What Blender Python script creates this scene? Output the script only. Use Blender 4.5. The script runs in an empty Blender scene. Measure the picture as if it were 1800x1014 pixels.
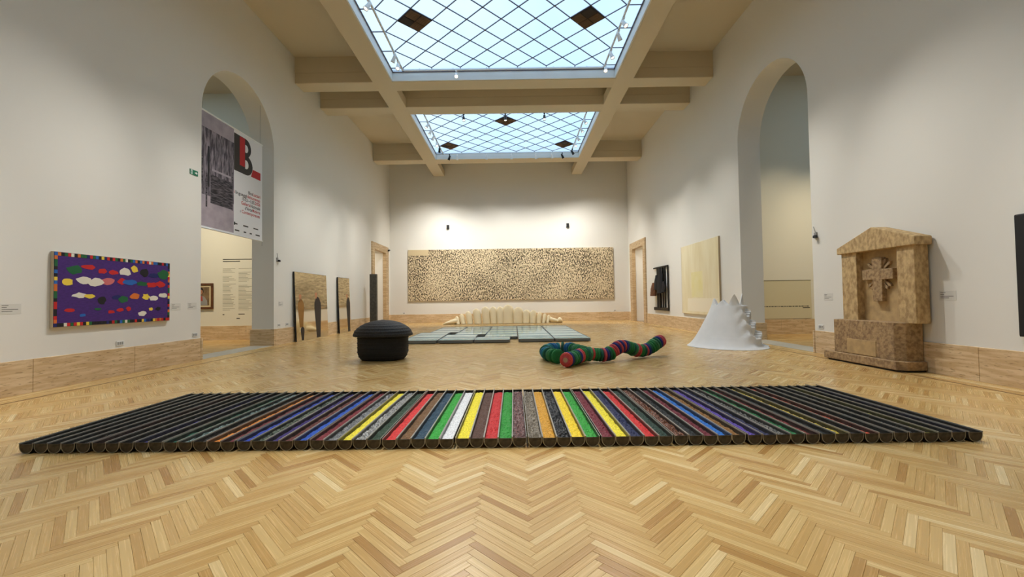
import bpy, bmesh, math, random
from math import sin, cos, pi, sqrt, radians
from mathutils import Vector, Matrix

random.seed(7)
S = bpy.context.scene
COL = S.collection

# ------------------------------------------------------------------ camera
FPX = 743.46                                   # focal length in pixels of an 1800 px wide frame
YAW, PITCH, ROLL, EYE = 0.0033, 0.02647, 0.01392, 1.2812
cd = bpy.data.cameras.new('camera')
cd.sensor_width = 36.0
cd.lens = FPX * 36.0 / 1800.0
cd.clip_start = 0.05
cam = bpy.data.objects.new('camera', cd)
COL.objects.link(cam)
_f = Vector((-sin(YAW) * cos(PITCH), cos(YAW) * cos(PITCH), sin(PITCH)))
_r = _f.cross(Vector((0, 0, 1))).normalized()
_u = _r.cross(_f)
_r2 = _r * cos(ROLL) - _u * sin(ROLL)
_u2 = _r * sin(ROLL) + _u * cos(ROLL)
m = Matrix((_r2, _u2, -_f)).transposed().to_4x4()
m.translation = Vector((0, 0, EYE))
cam.matrix_world = m
S.camera = cam

# ------------------------------------------------------------------ sky, exposure
S.view_settings.view_transform = 'Standard'
S.view_settings.look = 'None'
S.view_settings.gamma = 1.0
S.view_settings.use_curve_mapping = False
S.view_settings.exposure = 0.1
SKY = 1.38                                     # strength of the thinly clouded sky
SPOT = 620.0                                   # watts of one gallery spotlight
w = bpy.data.worlds.new('sky')
S.world = w
w.use_nodes = True
nt = w.node_tree
nt.nodes.clear()
_o = nt.nodes.new('ShaderNodeOutputWorld')
_b = nt.nodes.new('ShaderNodeBackground')
_c = nt.nodes.new('ShaderNodeTexCoord')
_n = nt.nodes.new('ShaderNodeTexNoise')
_p = nt.nodes.new('ShaderNodeValToRGB')
_n.inputs['Scale'].default_value = 2.2
_n.inputs['Detail'].default_value = 5
_p.color_ramp.elements[0].position = 0.36
_p.color_ramp.elements[0].color = (0.34, 0.60, 1.0, 1)
_p.color_ramp.elements[1].position = 0.62
_p.color_ramp.elements[1].color = (0.70, 0.86, 1.0, 1)
nt.links.new(_c.outputs['Generated'], _n.inputs['Vector'])
nt.links.new(_n.outputs['Fac'], _p.inputs['Fac'])
nt.links.new(_p.outputs['Color'], _b.inputs['Color'])
_b.inputs['Strength'].default_value = SKY
nt.links.new(_b.outputs['Background'], _o.inputs['Surface'])

# ------------------------------------------------------------------ helpers
def lin(c):
    return tuple((v / 12.92 if v <= 0.04045 else ((v + 0.055) / 1.055) ** 2.4) for v in (x / 255.0 for x in c))

class MB:
    """collects boxes, prisms, tubes; build() links them as one mesh object"""
    def __init__(s):
        s.v = []; s.f = []; s.mi = []
    def add(s, vs, fs, mi=0):
        b = len(s.v)
        s.v += [tuple(p) for p in vs]
        s.f += [tuple(i + b for i in f) for f in fs]
        s.mi += [mi] * len(fs)
        return s
    def box(s, x0, x1, y0, y1, z0, z1, mi=0):
        vs = [(x0, y0, z0), (x1, y0, z0), (x1, y1, z0), (x0, y1, z0), (x0, y0, z1), (x1, y0, z1), (x1, y1, z1), (x0, y1, z1)]
        return s.add(vs, [(0, 3, 2, 1), (4, 5, 6, 7), (0, 1, 5, 4), (1, 2, 6, 5), (2, 3, 7, 6), (3, 0, 4, 7)], mi)
    def prism(s, pts, h, fn, mi=0):
        """polygon pts (2d, counter-clockwise) pushed from depth 0 to h; fn(u, v, d) -> xyz"""
        n = len(pts)
        vs = [fn(u, v, 0) for u, v in pts] + [fn(u, v, h) for u, v in pts]
        fs = [tuple(range(n))[::-1], tuple(range(n, 2 * n))] + [(i, (i + 1) % n, n + (i + 1) % n, n + i) for i in range(n)]
        return s.add(vs, fs, mi)
    def tube(s, path, rad, n=8, mi=0, closed=False):
        P = [Vector(p) for p in path]
        R = rad if isinstance(rad, (list, tuple)) else [rad] * len(P)
        rings = []
        for i, p in enumerate(P):
            t = (P[min(i + 1, len(P) - 1)] - P[max(i - 1, 0)]).normalized()
            a = t.cross(Vector((0, 0, 1)))
            if a.length < 1e-3: a = t.cross(Vector((0, 1, 0)))
            a.normalize(); b = a.cross(t)
            rings.append([p + (a * cos(2 * pi * k / n) + b * sin(2 * pi * k / n)) * R[i] for k in range(n)])
        vs = [q for r in rings for q in r]
        fs = [(i * n + k, i * n + (k + 1) % n, (i + 1) * n + (k + 1) % n, (i + 1) * n + k) for i in range(len(P) - 1) for k in range(n)]
        fs += [tuple(range(n))[::-1], tuple(range((len(P) - 1) * n, len(P) * n))]
        return s.add(vs, fs, mi)
    def lathe(s, prof, n=24, c=(0, 0, 0), mi=0, sx=1, sy=1):
        vs = []; fs = []
        for r, z in prof:
            for k in range(n):
                a = 2 * pi * k / n
                vs.append((c[0] + r * cos(a) * sx, c[1] + r * sin(a) * sy, c[2] + z))
        for i in range(len(prof) - 1):
            for k in range(n):
                fs.append((i * n + k, i * n + (k + 1) % n, (i + 1) * n + (k + 1) % n, (i + 1) * n + k))
        fs.append(tuple(range(n))[::-1]); fs.append(tuple(range((len(prof) - 1) * n, len(prof) * n)))
        return s.add(vs, fs, mi)
    def mesh(s, name, mats, smooth=False, fix=True):
        me = bpy.data.meshes.new(name)
        me.from_pydata(s.v, [], s.f)
        for mt in (mats if isinstance(mats, (list, tuple)) else [mats]): me.materials.append(mt)
        me.polygons.foreach_set('material_index', s.mi)
        if fix:
            bm = bmesh.new(); bm.from_mesh(me); bmesh.ops.recalc_face_normals(bm, faces=bm.faces); bm.to_mesh(me); bm.free()
        if smooth:
            me.polygons.foreach_set('use_smooth', [True] * len(me.polygons))
        me.update()
        return me
    def build(s, name, mats, parent=None, smooth=False, loc=None, fix=True):
        o = bpy.data.objects.new(name, s.mesh(name, mats, smooth, fix))
        COL.objects.link(o)
        if parent: o.parent = parent
        if loc: o.location = loc
        return o

def auto_smooth(o, deg=35):
    o.data.polygons.foreach_set('use_smooth', [True] * len(o.data.polygons))
    o.data.set_sharp_from_angle(angle=radians(deg))

def bevel(o, wd=0.01, seg=2):
    md = o.modifiers.new('bevel', 'BEVEL'); md.width = wd; md.segments = seg; md.limit_method = 'ANGLE'
    return o

def tag(o, label=None, cat=None, group=None, kind=None):
    if label: o['label'] = label
    if cat: o['category'] = cat
    if group: o['group'] = group
    if kind: o['kind'] = kind
    return o

def thing(name, label, cat, loc=(0, 0, 0), group=None):
    o = bpy.data.objects.new(name, None)
    COL.objects.link(o); o.location = loc; o.empty_display_size = 0.1
    return tag(o, label, cat, group)

def struct(o): return tag(o, kind='structure')

def link(me, name, parent, loc=(0, 0, 0), rot=(0, 0, 0), scale=(1, 1, 1)):
    o = bpy.data.objects.new(name, me); COL.objects.link(o)
    o.parent = parent; o.location = loc; o.rotation_euler = rot; o.scale = scale
    return o

def text_mesh(name, body, size, fn, mt, parent, align='LEFT', depth=0.002, spacing=1.0, width=None, bold=0.0):
    """lettering as flat raised letters; fn(u, v, d) -> xyz"""
    cu = bpy.data.curves.new(name, 'FONT'); cu.body = body; cu.size = size; cu.align_x = align
    cu.space_character = spacing; cu.resolution_u = 3; cu.offset = bold
    tmp = bpy.data.objects.new(name, cu); COL.objects.link(tmp)
    dg = bpy.context.evaluated_depsgraph_get()
    me = bpy.data.meshes.new_from_object(tmp.evaluated_get(dg))
    bpy.data.objects.remove(tmp); bpy.data.curves.remove(cu)
    xs = [q.co.x for q in me.vertices]
    k = 1.0
    if width and xs and max(xs) > min(xs): k = width / (max(xs) - min(xs))
    for q in me.vertices: q.co = Vector(fn(q.co.x * k, q.co.y, depth))
    me.materials.clear(); me.materials.append(mt)
    o = bpy.data.objects.new(name, me); COL.objects.link(o); o.parent = parent
    return o

# ------------------------------------------------------------------ materials
def mat(name, col, rough=0.6, metal=0.0, var=0.0, vscale=4.0, bump=0.0, bscale=60.0, spec=0.5, col2=None, stretch=(1, 1, 1), coat=0.0, detail=4):
    mt = bpy.data.materials.new(name); mt.use_nodes = True
    n = mt.node_tree.nodes; l = mt.node_tree.links
    b = n['Principled BSDF']
    c = lin(col)
    b.inputs['Base Color'].default_value = (*c, 1)
    b.inputs['Roughness'].default_value = rough
    b.inputs['Metallic'].default_value = metal
    b.inputs['Specular IOR Level'].default_value = spec
    b.inputs['Coat Weight'].default_value = coat
    if var or bump:
        tc = n.new('ShaderNodeTexCoord'); mp = n.new('ShaderNodeMapping'); mp.inputs['Scale'].default_value = stretch
        l.new(tc.outputs['Object'], mp.inputs['Vector'])
    if var:
        no = n.new('ShaderNodeTexNoise'); no.inputs['Scale'].default_value = vscale; no.inputs['Detail'].default_value = detail
        l.new(mp.outputs['Vector'], no.inputs['Vector'])
        rp = n.new('ShaderNodeValToRGB')
        c2 = lin(col2) if col2 else tuple(v * (1 - var) for v in c)
        rp.color_ramp.elements[0].color = (*c2, 1); rp.color_ramp.elements[1].color = (*c, 1)
        rp.color_ramp.elements[0].position = 0.5 - 0.5 / (1 + 3 * var) * 0.5; rp.color_ramp.elements[1].position = 0.62
        l.new(no.outputs['Fac'], rp.inputs['Fac']); l.new(rp.outputs['Color'], b.inputs['Base Color'])
    if bump:
        nb = n.new('ShaderNodeTexNoise'); nb.inputs['Scale'].default_value = bscale; nb.inputs['Detail'].default_value = 3
        l.new(mp.outputs['Vector'], nb.inputs['Vector'])
        bp = n.new('ShaderNodeBump'); bp.inputs['Strength'].default_value = bump; bp.inputs['Distance'].default_value = 0.01
        l.new(nb.outputs['Fac'], bp.inputs['Height']); l.new(bp.outputs['Normal'], b.inputs['Normal'])
    return mt

def emit(name, col, strength):
    mt = bpy.data.materials.new(name); mt.use_nodes = True
    b = mt.node_tree.nodes['Principled BSDF']
    b.inputs['Base Color'].default_value = (*lin(col), 1)
    b.inputs['Emission Color'].default_value = (*lin(col), 1)
    b.inputs['Emission Strength'].default_value = strength
    return mt

def wood(name, by_object):
    mt = bpy.data.materials.new(name); mt.use_nodes = True
    n = mt.node_tree.nodes; l = mt.node_tree.links
    b = n['Principled BSDF']
    if by_object:
        src = n.new('ShaderNodeObjectInfo').outputs['Random']
    else:
        a = n.new('ShaderNodeAttribute'); a.attribute_name = 'tone'; src = a.outputs['Fac']
    rp = n.new('ShaderNodeValToRGB'); cr = rp.color_ramp
    for p, c in ((0.0, (172, 128, 70)), (0.12, (192, 152, 90)), (0.5, (203, 166, 104)), (0.88, (211, 177, 116)), (1.0, (226, 199, 146))):
        e = cr.elements[0] if p == 0 else (cr.elements[-1] if p == 1.0 else cr.elements.new(p))
        e.position = p; e.color = (*lin(c), 1)
    l.new(src, rp.inputs['Fac'])
    uv = n.new('ShaderNodeUVMap'); mp = n.new('ShaderNodeMapping'); mp.inputs['Scale'].default_value = (2.2, 130.0, 1)
    l.new(uv.outputs['UV'], mp.inputs['Vector'])
    no = n.new('ShaderNodeTexNoise'); no.noise_dimensions = '4D'; no.inputs['Scale'].default_value = 1.0; no.inputs['Detail'].default_value = 4
    ml = n.new('ShaderNodeMath'); ml.operation = 'MULTIPLY'; ml.inputs[1].default_value = 97.0
    l.new(src, ml.inputs[0]); l.new(ml.outputs[0], no.inputs['W']); l.new(mp.outputs['Vector'], no.inputs['Vector'])
    g = n.new('ShaderNodeMapRange'); g.inputs['From Min'].default_value = 0.3; g.inputs['From Max'].default_value = 0.7
    g.inputs['To Min'].default_value = 0.87; g.inputs['To Max'].default_value = 1.06
    l.new(no.outputs['Fac'], g.inputs['Value'])
    mx = n.new('ShaderNodeMix'); mx.data_type = 'RGBA'; mx.blend_type = 'MULTIPLY'; mx.inputs['Factor'].default_value = 1.0
    l.new(rp.outputs['Color'], mx.inputs['A'])
    cb = n.new('ShaderNodeCombineColor')
    for k in range(3): l.new(g.outputs['Result'], cb.inputs[k])
    l.new(cb.outputs['Color'], mx.inputs['B'])
    l.new(mx.outputs['Result'], b.inputs['Base Color'])
    r2 = n.new('ShaderNodeMapRange'); r2.inputs['To Min'].default_value = 0.24; r2.inputs['To Max'].default_value = 0.30
    l.new(no.outputs['Fac'], r2.inputs['Value']); l.new(r2.outputs['Result'], b.inputs['Roughness'])
    b.inputs['Specular IOR Level'].default_value = 0.5
    return mt

def glass_mat():
    mt = bpy.data.materials.new('skylight_glass'); mt.use_nodes = True
    n = mt.node_tree.nodes; l = mt.node_tree.links; n.clear()
    o = n.new('ShaderNodeOutputMaterial'); t = n.new('ShaderNodeBsdfTransparent'); d = n.new('ShaderNodeBsdfTranslucent'); mx = n.new('ShaderNodeMixShader')
    t.inputs['Color'].default_value = (0.94, 0.98, 0.99, 1); d.inputs['Color'].default_value = (0.9, 0.95, 0.97, 1)
    mx.inputs['Fac'].default_value = 0.5
    l.new(t.outputs[0], mx.inputs[1]); l.new(d.outputs[0], mx.inputs[2]); l.new(mx.outputs[0], o.inputs['Surface'])
    return mt

def travertine(name, c1, c2):
    mt = mat(name, c1, 0.45, 0, 0.5, 2.2, 0.15, 30, col2=c2, stretch=(1, 1, 9), detail=8)
    n = mt.node_tree.nodes; l = mt.node_tree.links; b = n['Principled BSDF']
    tc = n.new('ShaderNodeTexCoord'); mp = n.new('ShaderNodeMapping'); mp.inputs['Scale'].default_value = (5, 5, 38)
    no = n.new('ShaderNodeTexNoise'); no.inputs['Scale'].default_value = 1.6; no.inputs['Detail'].default_value = 6
    rp = n.new('ShaderNodeValToRGB'); rp.color_ramp.elements[0].position = 0.33; rp.color_ramp.elements[1].position = 0.40
    rp.color_ramp.elements[0].color = (0.55, 0.48, 0.40, 1); rp.color_ramp.elements[1].color = (1, 1, 1, 1)
    l.new(tc.outputs['Object'], mp.inputs['Vector']); l.new(mp.outputs['Vector'], no.inputs['Vector']); l.new(no.outputs['Fac'], rp.inputs['Fac'])
    old = b.inputs['Base Color'].links[0].from_socket
    mx = n.new('ShaderNodeMix'); mx.data_type = 'RGBA'; mx.blend_type = 'MULTIPLY'; mx.inputs['Factor'].default_value = 1
    l.new(old, mx.inputs['A']); l.new(rp.outputs['Color'], mx.inputs['B']); l.new(mx.outputs['Result'], b.inputs['Base Color'])
    return mt

M = {}
M['plaster'] = mat('white_plaster', (228, 224, 214), 0.85, bump=0.03, bscale=25)
M['ceiling'] = mat('ceiling_plaster', (212, 198, 170), 0.9)
M['roof_white'] = mat('roof_white', (250, 250, 250), 0.9)
M['frame_white'] = mat('frame_white', (226, 228, 224), 0.5)
M['wood_obj'] = wood('oak_plank', True)
M['wood_field'] = wood('oak_plank_field', False)
M['inlay'] = mat('dark_inlay', (96, 58, 26), 0.4)
M['subfloor'] = mat('joint_dark', (92, 62, 34), 0.9)
M['trav'] = travertine('travertine', (222, 196, 156), (202, 170, 126))
M['trav_frame'] = travertine('travertine_frame', (206, 180, 140), (180, 150, 108))
M['threshold'] = mat('threshold_stone', (186, 178, 160), 0.5, var=0.15, vscale=6)
M['glass'] = glass_mat()
M['bar'] = mat('glazing_bar', (98, 92, 104), 0.5, metal=0.3)
M['alu'] = mat('track_aluminium', (214, 216, 214), 0.4, metal=0.2)
M['lamp_white'] = mat('lamp_white', (236, 236, 232), 0.4)
M['lamp_black'] = mat('lamp_black', (24, 24, 25), 0.5)
M['lamp_glow'] = emit('lamp_glow', (255, 240, 214), 3.0)
M['louver'] = mat('louver_wood', (112, 84, 58), 0.7, var=0.2, vscale=8)
M['louver_dark'] = mat('louver_dark', (48, 36, 28), 0.8)
M['steel_dark'] = mat('weathered_steel', (74, 71, 66), 0.42, metal=0.35, var=0.5, vscale=14, bump=0.1, bscale=40)
M['steel_edge'] = mat('bright_steel_edge', (158, 154, 144), 0.4, metal=0.4)
M['black_weave'] = mat('black_weave', (26, 25, 25), 0.75, bump=0.5, bscale=45, var=0.4, vscale=30)
M['black_thatch'] = mat('black_thatch', (44, 42, 40), 0.7, bump=0.7, bscale=40, var=0.5, vscale=40)
M['black_steel'] = mat('black_iron', (22, 20, 19), 0.5, metal=0.5, var=0.3, vscale=10)
M['white_canvas'] = mat('ivory_canvas', (238, 222, 184), 0.8, bump=0.05, bscale=60)
M['white_sheet'] = mat('white_shell', (226, 226, 224), 0.7, var=0.05, vscale=5)
M['tray_metal'] = mat('tray_metal', (126, 132, 136), 0.45, metal=0.6)
M['water'] = mat('blue_water', (150, 208, 216), 0.06, spec=0.6)
M['cap'] = mat('cap_steel', (82, 75, 64), 0.45, metal=0.3, var=0.5, vscale=22)
M['stone'] = mat('carved_stone', (206, 176, 126), 0.85, var=0.3, vscale=16, bump=0.6, bscale=26, col2=(166, 136, 92), detail=9, stretch=(1, 1, .6))
M['stone_dark'] = mat('carved_stone_brown', (178, 148, 106), 0.85, var=0.3, vscale=18, bump=0.7, bscale=28, col2=(136, 108, 76), detail=9)
M['stone_light'] = mat('pale_stone_plaque', (196, 164, 114), 0.7, var=0.25, vscale=6, bump=0.1, bscale=30)
M['black'] = mat('matt_black', (14, 13, 13), 0.6)
M['plastic'] = mat('white_plastic', (232, 231, 226), 0.4)
M['grey_plastic'] = mat('grey_plastic', (150, 148, 142), 0.5)
M['ink'] = mat('ink', (70, 66, 58), 0.8)
M['ink_pale'] = mat('pale_ink', (150, 142, 118), 0.8)
M['label'] = mat('label_card', (216, 212, 202), 0.7)
M['green_sign'] = mat('exit_green', (12, 110, 78), 0.5)
M['sign_white'] = mat('sign_white', (240, 244, 240), 0.5)
M['monolith'] = mat('slate_monolith', (78, 74, 66), 0.55, var=0.4, vscale=9, bump=0.2, bscale=50)
M['cream_wall'] = mat('cream_wall', (230, 224, 204), 0.85)

# ------------------------------------------------------------------ the room: measures
XL, XR, YB, YF = -7.22, 6.77, 24.75, -2.15
ZC, ZBEAM, ZG = 9.5, 8.61, 8.92
TH = 0.66
HB = 0.497
ARCH = {-1: (11.225, 1.487, 5.86), 1: (11.06, 1.505, 5.85)}      # centre y, radius, springing height
DOORY = (21.82, 23.78, 4.02)

def side_wall(name, sgn):
    X = XL if sgn < 0 else XR
    out = X + sgn * TH
    cy, r, zs = ARCH[sgn]
    mb = MB()
    top = ZC + 0.1
    cols = [(YF - 0.3, cy - r, 0, 0)]
    N = 40
    ys = [cy - r * cos(pi * k / N) for k in range(N + 1)]
    zz = [zs + r * sin(pi * k / N) for k in range(N + 1)]
    cols += [(ys[k], ys[k + 1], zz[k], zz[k + 1]) for k in range(N)]
    cols += [(cy + r, DOORY[0], 0, 0), (DOORY[0], DOORY[1], DOORY[2], DOORY[2]), (DOORY[1], YB + 0.3, 0, 0)]
    for ya, yb, za, zb in cols:
        for xx in (X, out):
            mb.add([(xx, ya, za), (xx, yb, zb), (xx, yb, top), (xx, ya, top)], [(0, 1, 2, 3)])
        mb.add([(X, ya, za), (X, yb, zb), (out, yb, zb), (out, ya, za)], [(0, 1, 2, 3)])
    for y, z0, z1 in ((cy - r, 0, zs), (cy + r, 0, zs), (DOORY[0], 0, DOORY[2]), (DOORY[1], 0, DOORY[2])):
        mb.add([(X, y, z0), (out, y, z0), (out, y, z1), (X, y, z1)], [(0, 1, 2, 3)])
    mb.add([(X, YF - .3, 0), (out, YF - .3, 0), (out, YF - .3, top), (X, YF - .3, top)], [(0, 1, 2, 3)])
    return struct(mb.build(name, M['plaster'], fix=False))

side_wall('wall_left', -1)
side_wall('wall_right', 1)
struct(MB().box(XL - 0.3, XR + 0.3, YB, YB + 0.4, 0, ZC + .1).build('wall_back', M['plaster']))
struct(MB().box(XL - 0.3, XR + 0.3, YF - 0.4, YF, 0, ZC + .1).build('wall_front', M['plaster']))

# ceiling with three skylight wells
BL, BR = (-4.62, -3.97), (3.51, 4.12)
SKYL = [(16.43, 21.83), (8.56, 13.94), (0.70, 6.08)]              # y extent of the wells
CROSS = [(21.83, 22.5), (15.80, 16.43), (13.94, 14.56), (7.94, 8.56), (6.08, 6.70), (0.05, 0.70)]
def mid_ceiling(y): return 9.30 if 6 < y < 16.5 else 9.38      # unseen mid ceiling, lowered so its upstands cover less of the sky
cl = MB()
cl.box(XL - .3, BL[0] + .1, YF - .3, YB + .3, ZC, ZC + 0.15); cl.box(BR[1] - .1, XR + .3, YF - .3, YB + .3, ZC, ZC + 0.15)
edges = [YF - .3] + [v for a, b in sorted(SKYL) for v in (a - 0.55, b + 0.55)] + [YB + .3]
for i in range(0, len(edges), 2):
    cl.box(BL[0] + .1, BR[1] - .1, edges[i], edges[i + 1], mid_ceiling(edges[i] + .01), mid_ceiling(edges[i] + .01) + 0.04)
ceiling = struct(cl.build('ceiling', M['ceiling']))
for k, (a, b) in enumerate((BL, BR)):
    o = MB().box(a, b, YF, YB, ZBEAM, 8.97).build('beam', M['ceiling'], ceiling)
    bevel(o, 0.02)
    x = a if k == 0 else b - 0.1
    MB().box(x, x + 0.1, YF, YB, 8.96, ZC).build('beam_upstand', [M['ceiling']], ceiling)
for a, b in CROSS:
    o = MB().box(XL, XR, a, b, ZBEAM + 0.001, 8.969).build('cross_beam', M['ceiling'], ceiling)
    bevel(o, 0.02)
    for x0, x1 in ((XL, BL[0]), (BR[1], XR)):
        MB().box(x0, x1, a, b, 8.968, ZC).build('cross_beam_upstand', M['ceiling'], ceiling)
    near_sky_after = any(abs(b - s[0]) < .02 for s in SKYL)     # skylight beyond this beam
    y0 = a if near_sky_after else b - 0.1
    MB().box(BL[0] + .1, BR[1] - .1, y0, y0 + 0.1, 8.968, mid_ceiling(y0)).build('cross_beam_upstand', M['ceiling'], ceiling)
# white boards added over the upstands, so they look as bright as sky
for a, b in SKYL:
    mb = MB()
    mb.box(BL[0] + .1, BL[0] + .11, a - .53, b + .53, 8.98, ZC + .16); mb.box(BR[1] - .11, BR[1] - .1, a - .53, b + .53, 8.98, ZC + .16)
    mb.box(BL[0] + .1, BR[1] - .1, a - .53, a - .52, 8.98, mid_ceiling(a - .5) + .05); mb.box(BL[0] + .1, BR[1] - .1, b + .52, b + .53, 8.98, mid_ceiling(b + .5) + .05)
    mb.box(BL[0] + .1, BL[1], a - .53, b + .53, 8.972, 8.98); mb.box(BR[0], BR[1] - .1, a - .53, b + .53, 8.972, 8.98)
    mb.box(BL[1], BR[0], a - .53, a, 8.972, 8.98); mb.box(BL[1], BR[0], b, b + .53, 8.972, 8.98)
    mb.build('added_white_board', M['roof_white'], ceiling)

# ------------------------------------------------------------------ skylights
U = 0.94                                        # diagonal of one diamond pane
GX0 = -3.52
LOUVER = {0: [(0.5, 1), (6.5, 1), (3.5, 4)], 1: [(1, 2.5), (6, 2.5)], 2: []}

def skylight(idx, a, b):
    root = bpy.data.objects.new('window_%d' % (idx + 1), None); COL.objects.link(root); struct(root)
    gy1 = b - 0.33 + (0.04 if idx == 1 else 0.1)  # far row of nodes
    x0, x1 = BL[1], BR[0]
    fr = MB()
    t = 0.035
    fr.box(x0, x0 + t, a, b, 8.625, 8.96); fr.box(x1 - t, x1, a, b, 8.625, 8.96)
    fr.box(x0, x1, a, a + t, 8.625, 8.96); fr.box(x0, x1, b - t, b, 8.625, 8.96)
    fr.build('window_frame', M['frame_white'], root)
    nx, ny = 7, 5
    def node(i, j): return (GX0 + U * i, gy1 - U * j)
    gx1, gy0 = GX0 + nx * U, gy1 - ny * U
    ex0, ex1, ey0, ey1 = x0 + t, x1 - t, a + t, b - t
    hx = U / 2
    if idx == 2:                                  # behind the camera: plain sheets
        MB().box(ex0, ex1, ey0, ey1, ZG, ZG + 0.004).build('pane', M['glass'], root)
    else:
        full = MB().add([(-hx, 0, 0), (0, -hx, 0), (hx, 0, 0), (0, hx, 0)], [(0, 1, 2, 3)]).mesh('pane', M['glass'])
        up = MB().add([(-hx, 0, 0), (hx, 0, 0), (0, hx, 0)], [(0, 1, 2)]).mesh('pane_half', M['glass'])
        lou = LOUVER[idx]
        for j2 in range(0, 2 * ny + 1):
            for i2 in range(0, 2 * nx + 1):
                if (i2 + j2) % 2 == 0: continue   # pane centres sit between nodes
                i, j = i2 / 2, j2 / 2
                x, y = node(i, j)
                if i in (0, nx) or j in (0, ny):
                    rz = {True: 0}.get(j == ny, None)
                    rz = 0 if j == ny else (pi if j == 0 else (-pi / 2 if i == 0 else pi / 2))
                    link(up, 'pane', root, (x, y, ZG), (0, 0, rz))
                elif (i, j) in lou:
                    pn = link(MB().prism([(-hx, 0), (0, -hx), (hx, 0), (0, hx)], 0.03, lambda u, v, d: (u, v, d)).mesh('louver_panel', M['louver_dark']), 'louver_panel', root, (x, y, ZG - 0.03))
                    q = hx / 2
                    for n_, (cx, cy_) in enumerate(((0, q), (q, 0), (0, -q), (-q, 0))):
                        dark = n_ == (2 if i > 3 else 3)
                        sub = MB()
                        e = q * 0.9
                        pts = [(cx - e, cy_), (cx, cy_ - e), (cx + e, cy_), (cx, cy_ + e)]
                        sub.prism(pts, 0.012, lambda u, v, d: (u, v, -d))
                        sub.build('louver', M['louver_dark'] if dark else M['louver'], pn)
                        if not dark:
                            sl = MB()
                            for k in range(5):
                                s_ = -0.8 + 0.4 * k
                                p0 = Vector((cx + e * (s_ - 0.9) / 2, cy_ + e * (s_ + 0.9) / 2, -0.018)); p1 = Vector((cx + e * (s_ + 0.9) / 2, cy_ + e * (s_ - 0.9) / 2, -0.018))
                                sl.tube([p0, p1], 0.006, 4)
                            sl.build('slat_ridges', M['louver'], pn)
                else:
                    link(full, 'pane', root, (x, y, ZG))
        # border strips
        for j in range(ny):
            y_a, y_b = gy1 - U * (j + 1), gy1 - U * j
            for xa, xb in ((ex0, GX0), (gx1, ex1)):
                MB().add([(xa, y_a, ZG), (xb, y_a, ZG), (xb, y_b, ZG), (xa, y_b, ZG)], [(0, 1, 2, 3)]).build('pane', M['glass'], root)
        for i in range(nx):
            xa, xb = GX0 + U * i, GX0 + U * (i + 1)
            for y_a, y_b in ((ey0, gy0), (gy1, ey1)):
                MB().add([(xa, y_a, ZG), (xb, y_a, ZG), (xb, y_b, ZG), (xa, y_b, ZG)], [(0, 1, 2, 3)]).build('pane', M['glass'], root)
        for xa, xb in ((ex0, GX0), (gx1, ex1)):
            for y_a, y_b in ((ey0, gy0), (gy1, ey1)):
                MB().add([(xa, y_a, ZG), (xb, y_a, ZG), (xb, y_b, ZG), (xa, y_b, ZG)], [(0, 1, 2, 3)]).build('pane', M['glass'], root)
        # glazing bars
        def bar(p, q, wd=0.0105, h=0.026):
            p, q = Vector((*p, 0)), Vector((*q, 0)); d = (q - p).normalized(); n_ = Vector((-d.y, d.x, 0)) * wd
            z = Vector((0, 0, ZG - h + 0.012)); z2 = Vector((0, 0, ZG + 0.012))
            vs = [p - n_ + z, q - n_ + z, q + n_ + z, p + n_ + z, p - n_ + z2, q - n_ + z2, q + n_ + z2, p + n_ + z2]
            MB().add(vs, [(0, 3, 2, 1), (4, 5, 6, 7), (0, 1, 5, 4), (1, 2, 6, 5), (2, 3, 7, 6), (3, 0, 4, 7)]).build('glazing_bar', M['bar'], root)
        for c in range(-ny + 1, nx):              # i - j = c
            i0, i1 = max(0, c), min(nx, c + ny)
            bar(node(i0, i0 - c), node(i1, i1 - c))
        for c in range(1, nx + ny):               # i + j = c
            i0, i1 = max(0, c - ny), min(nx, c)
            bar(node(i0, c - i0), node(i1, c - i1))
        for j in range(ny + 1):
            bar((ex0, gy1 - U * j), node(0, j)); bar(node(nx, j), (ex1, gy1 - U * j))
        for i in range(nx + 1):
            bar((GX0 + U * i, ey0), node(i, ny)); bar(node(i, 0), (GX0 + U * i, ey1))
        e = 0.022
        for p, q in (((ex0, ey0 + e), (ex1, ey0 + e)), ((ex0, ey1 - e), (ex1, ey1 - e)), ((ex0 + e, ey0), (ex0 + e, ey1)), ((ex1 - e, ey0), (ex1 - e, ey1))):
            bar(p, q, 0.014, 0.03)
    return GX0, gx1, gy0, gy1

RECT = [skylight(i, a, b) for i, (a, b) in enumerate(SKYL)]
WHERE = ['the far skylight', 'the near skylight', 'the skylight behind the viewer']
for i, (x0, x1, y0, y1) in enumerate(RECT):
    if i == 2: continue
    t = thing('light_track', 'slim aluminium lighting track framing %s' % WHERE[i], 'light track', ((x0 + x1) / 2, (y0 + y1) / 2, 8.83))
    def rail(ax, ay, bx, by):
        cx, cy = (x0 + x1) / 2, (y0 + y1) / 2
        MB().box(min(ax, bx) - cx - .025, max(ax, bx) - cx + .025, min(ay, by) - cy - .025, max(ay, by) - cy + .025, -0.02, 0.02).build('rail', M['alu'], t)
        for k in range(6):
            f = (k + 0.5) / 6
            MB().tube([(ax + (bx - ax) * f - cx, ay + (by - ay) * f - cy, 0.01), (ax + (bx - ax) * f - cx, ay + (by - ay) * f - cy, 0.07)], 0.008, 6).build('hanger', M['alu'], t)
    rail(x0, y0, x0, y1); rail(x1, y0, x1, y1); rail(x0, y1, x1, y1); rail(x0, y0, x1, y0)

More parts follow.
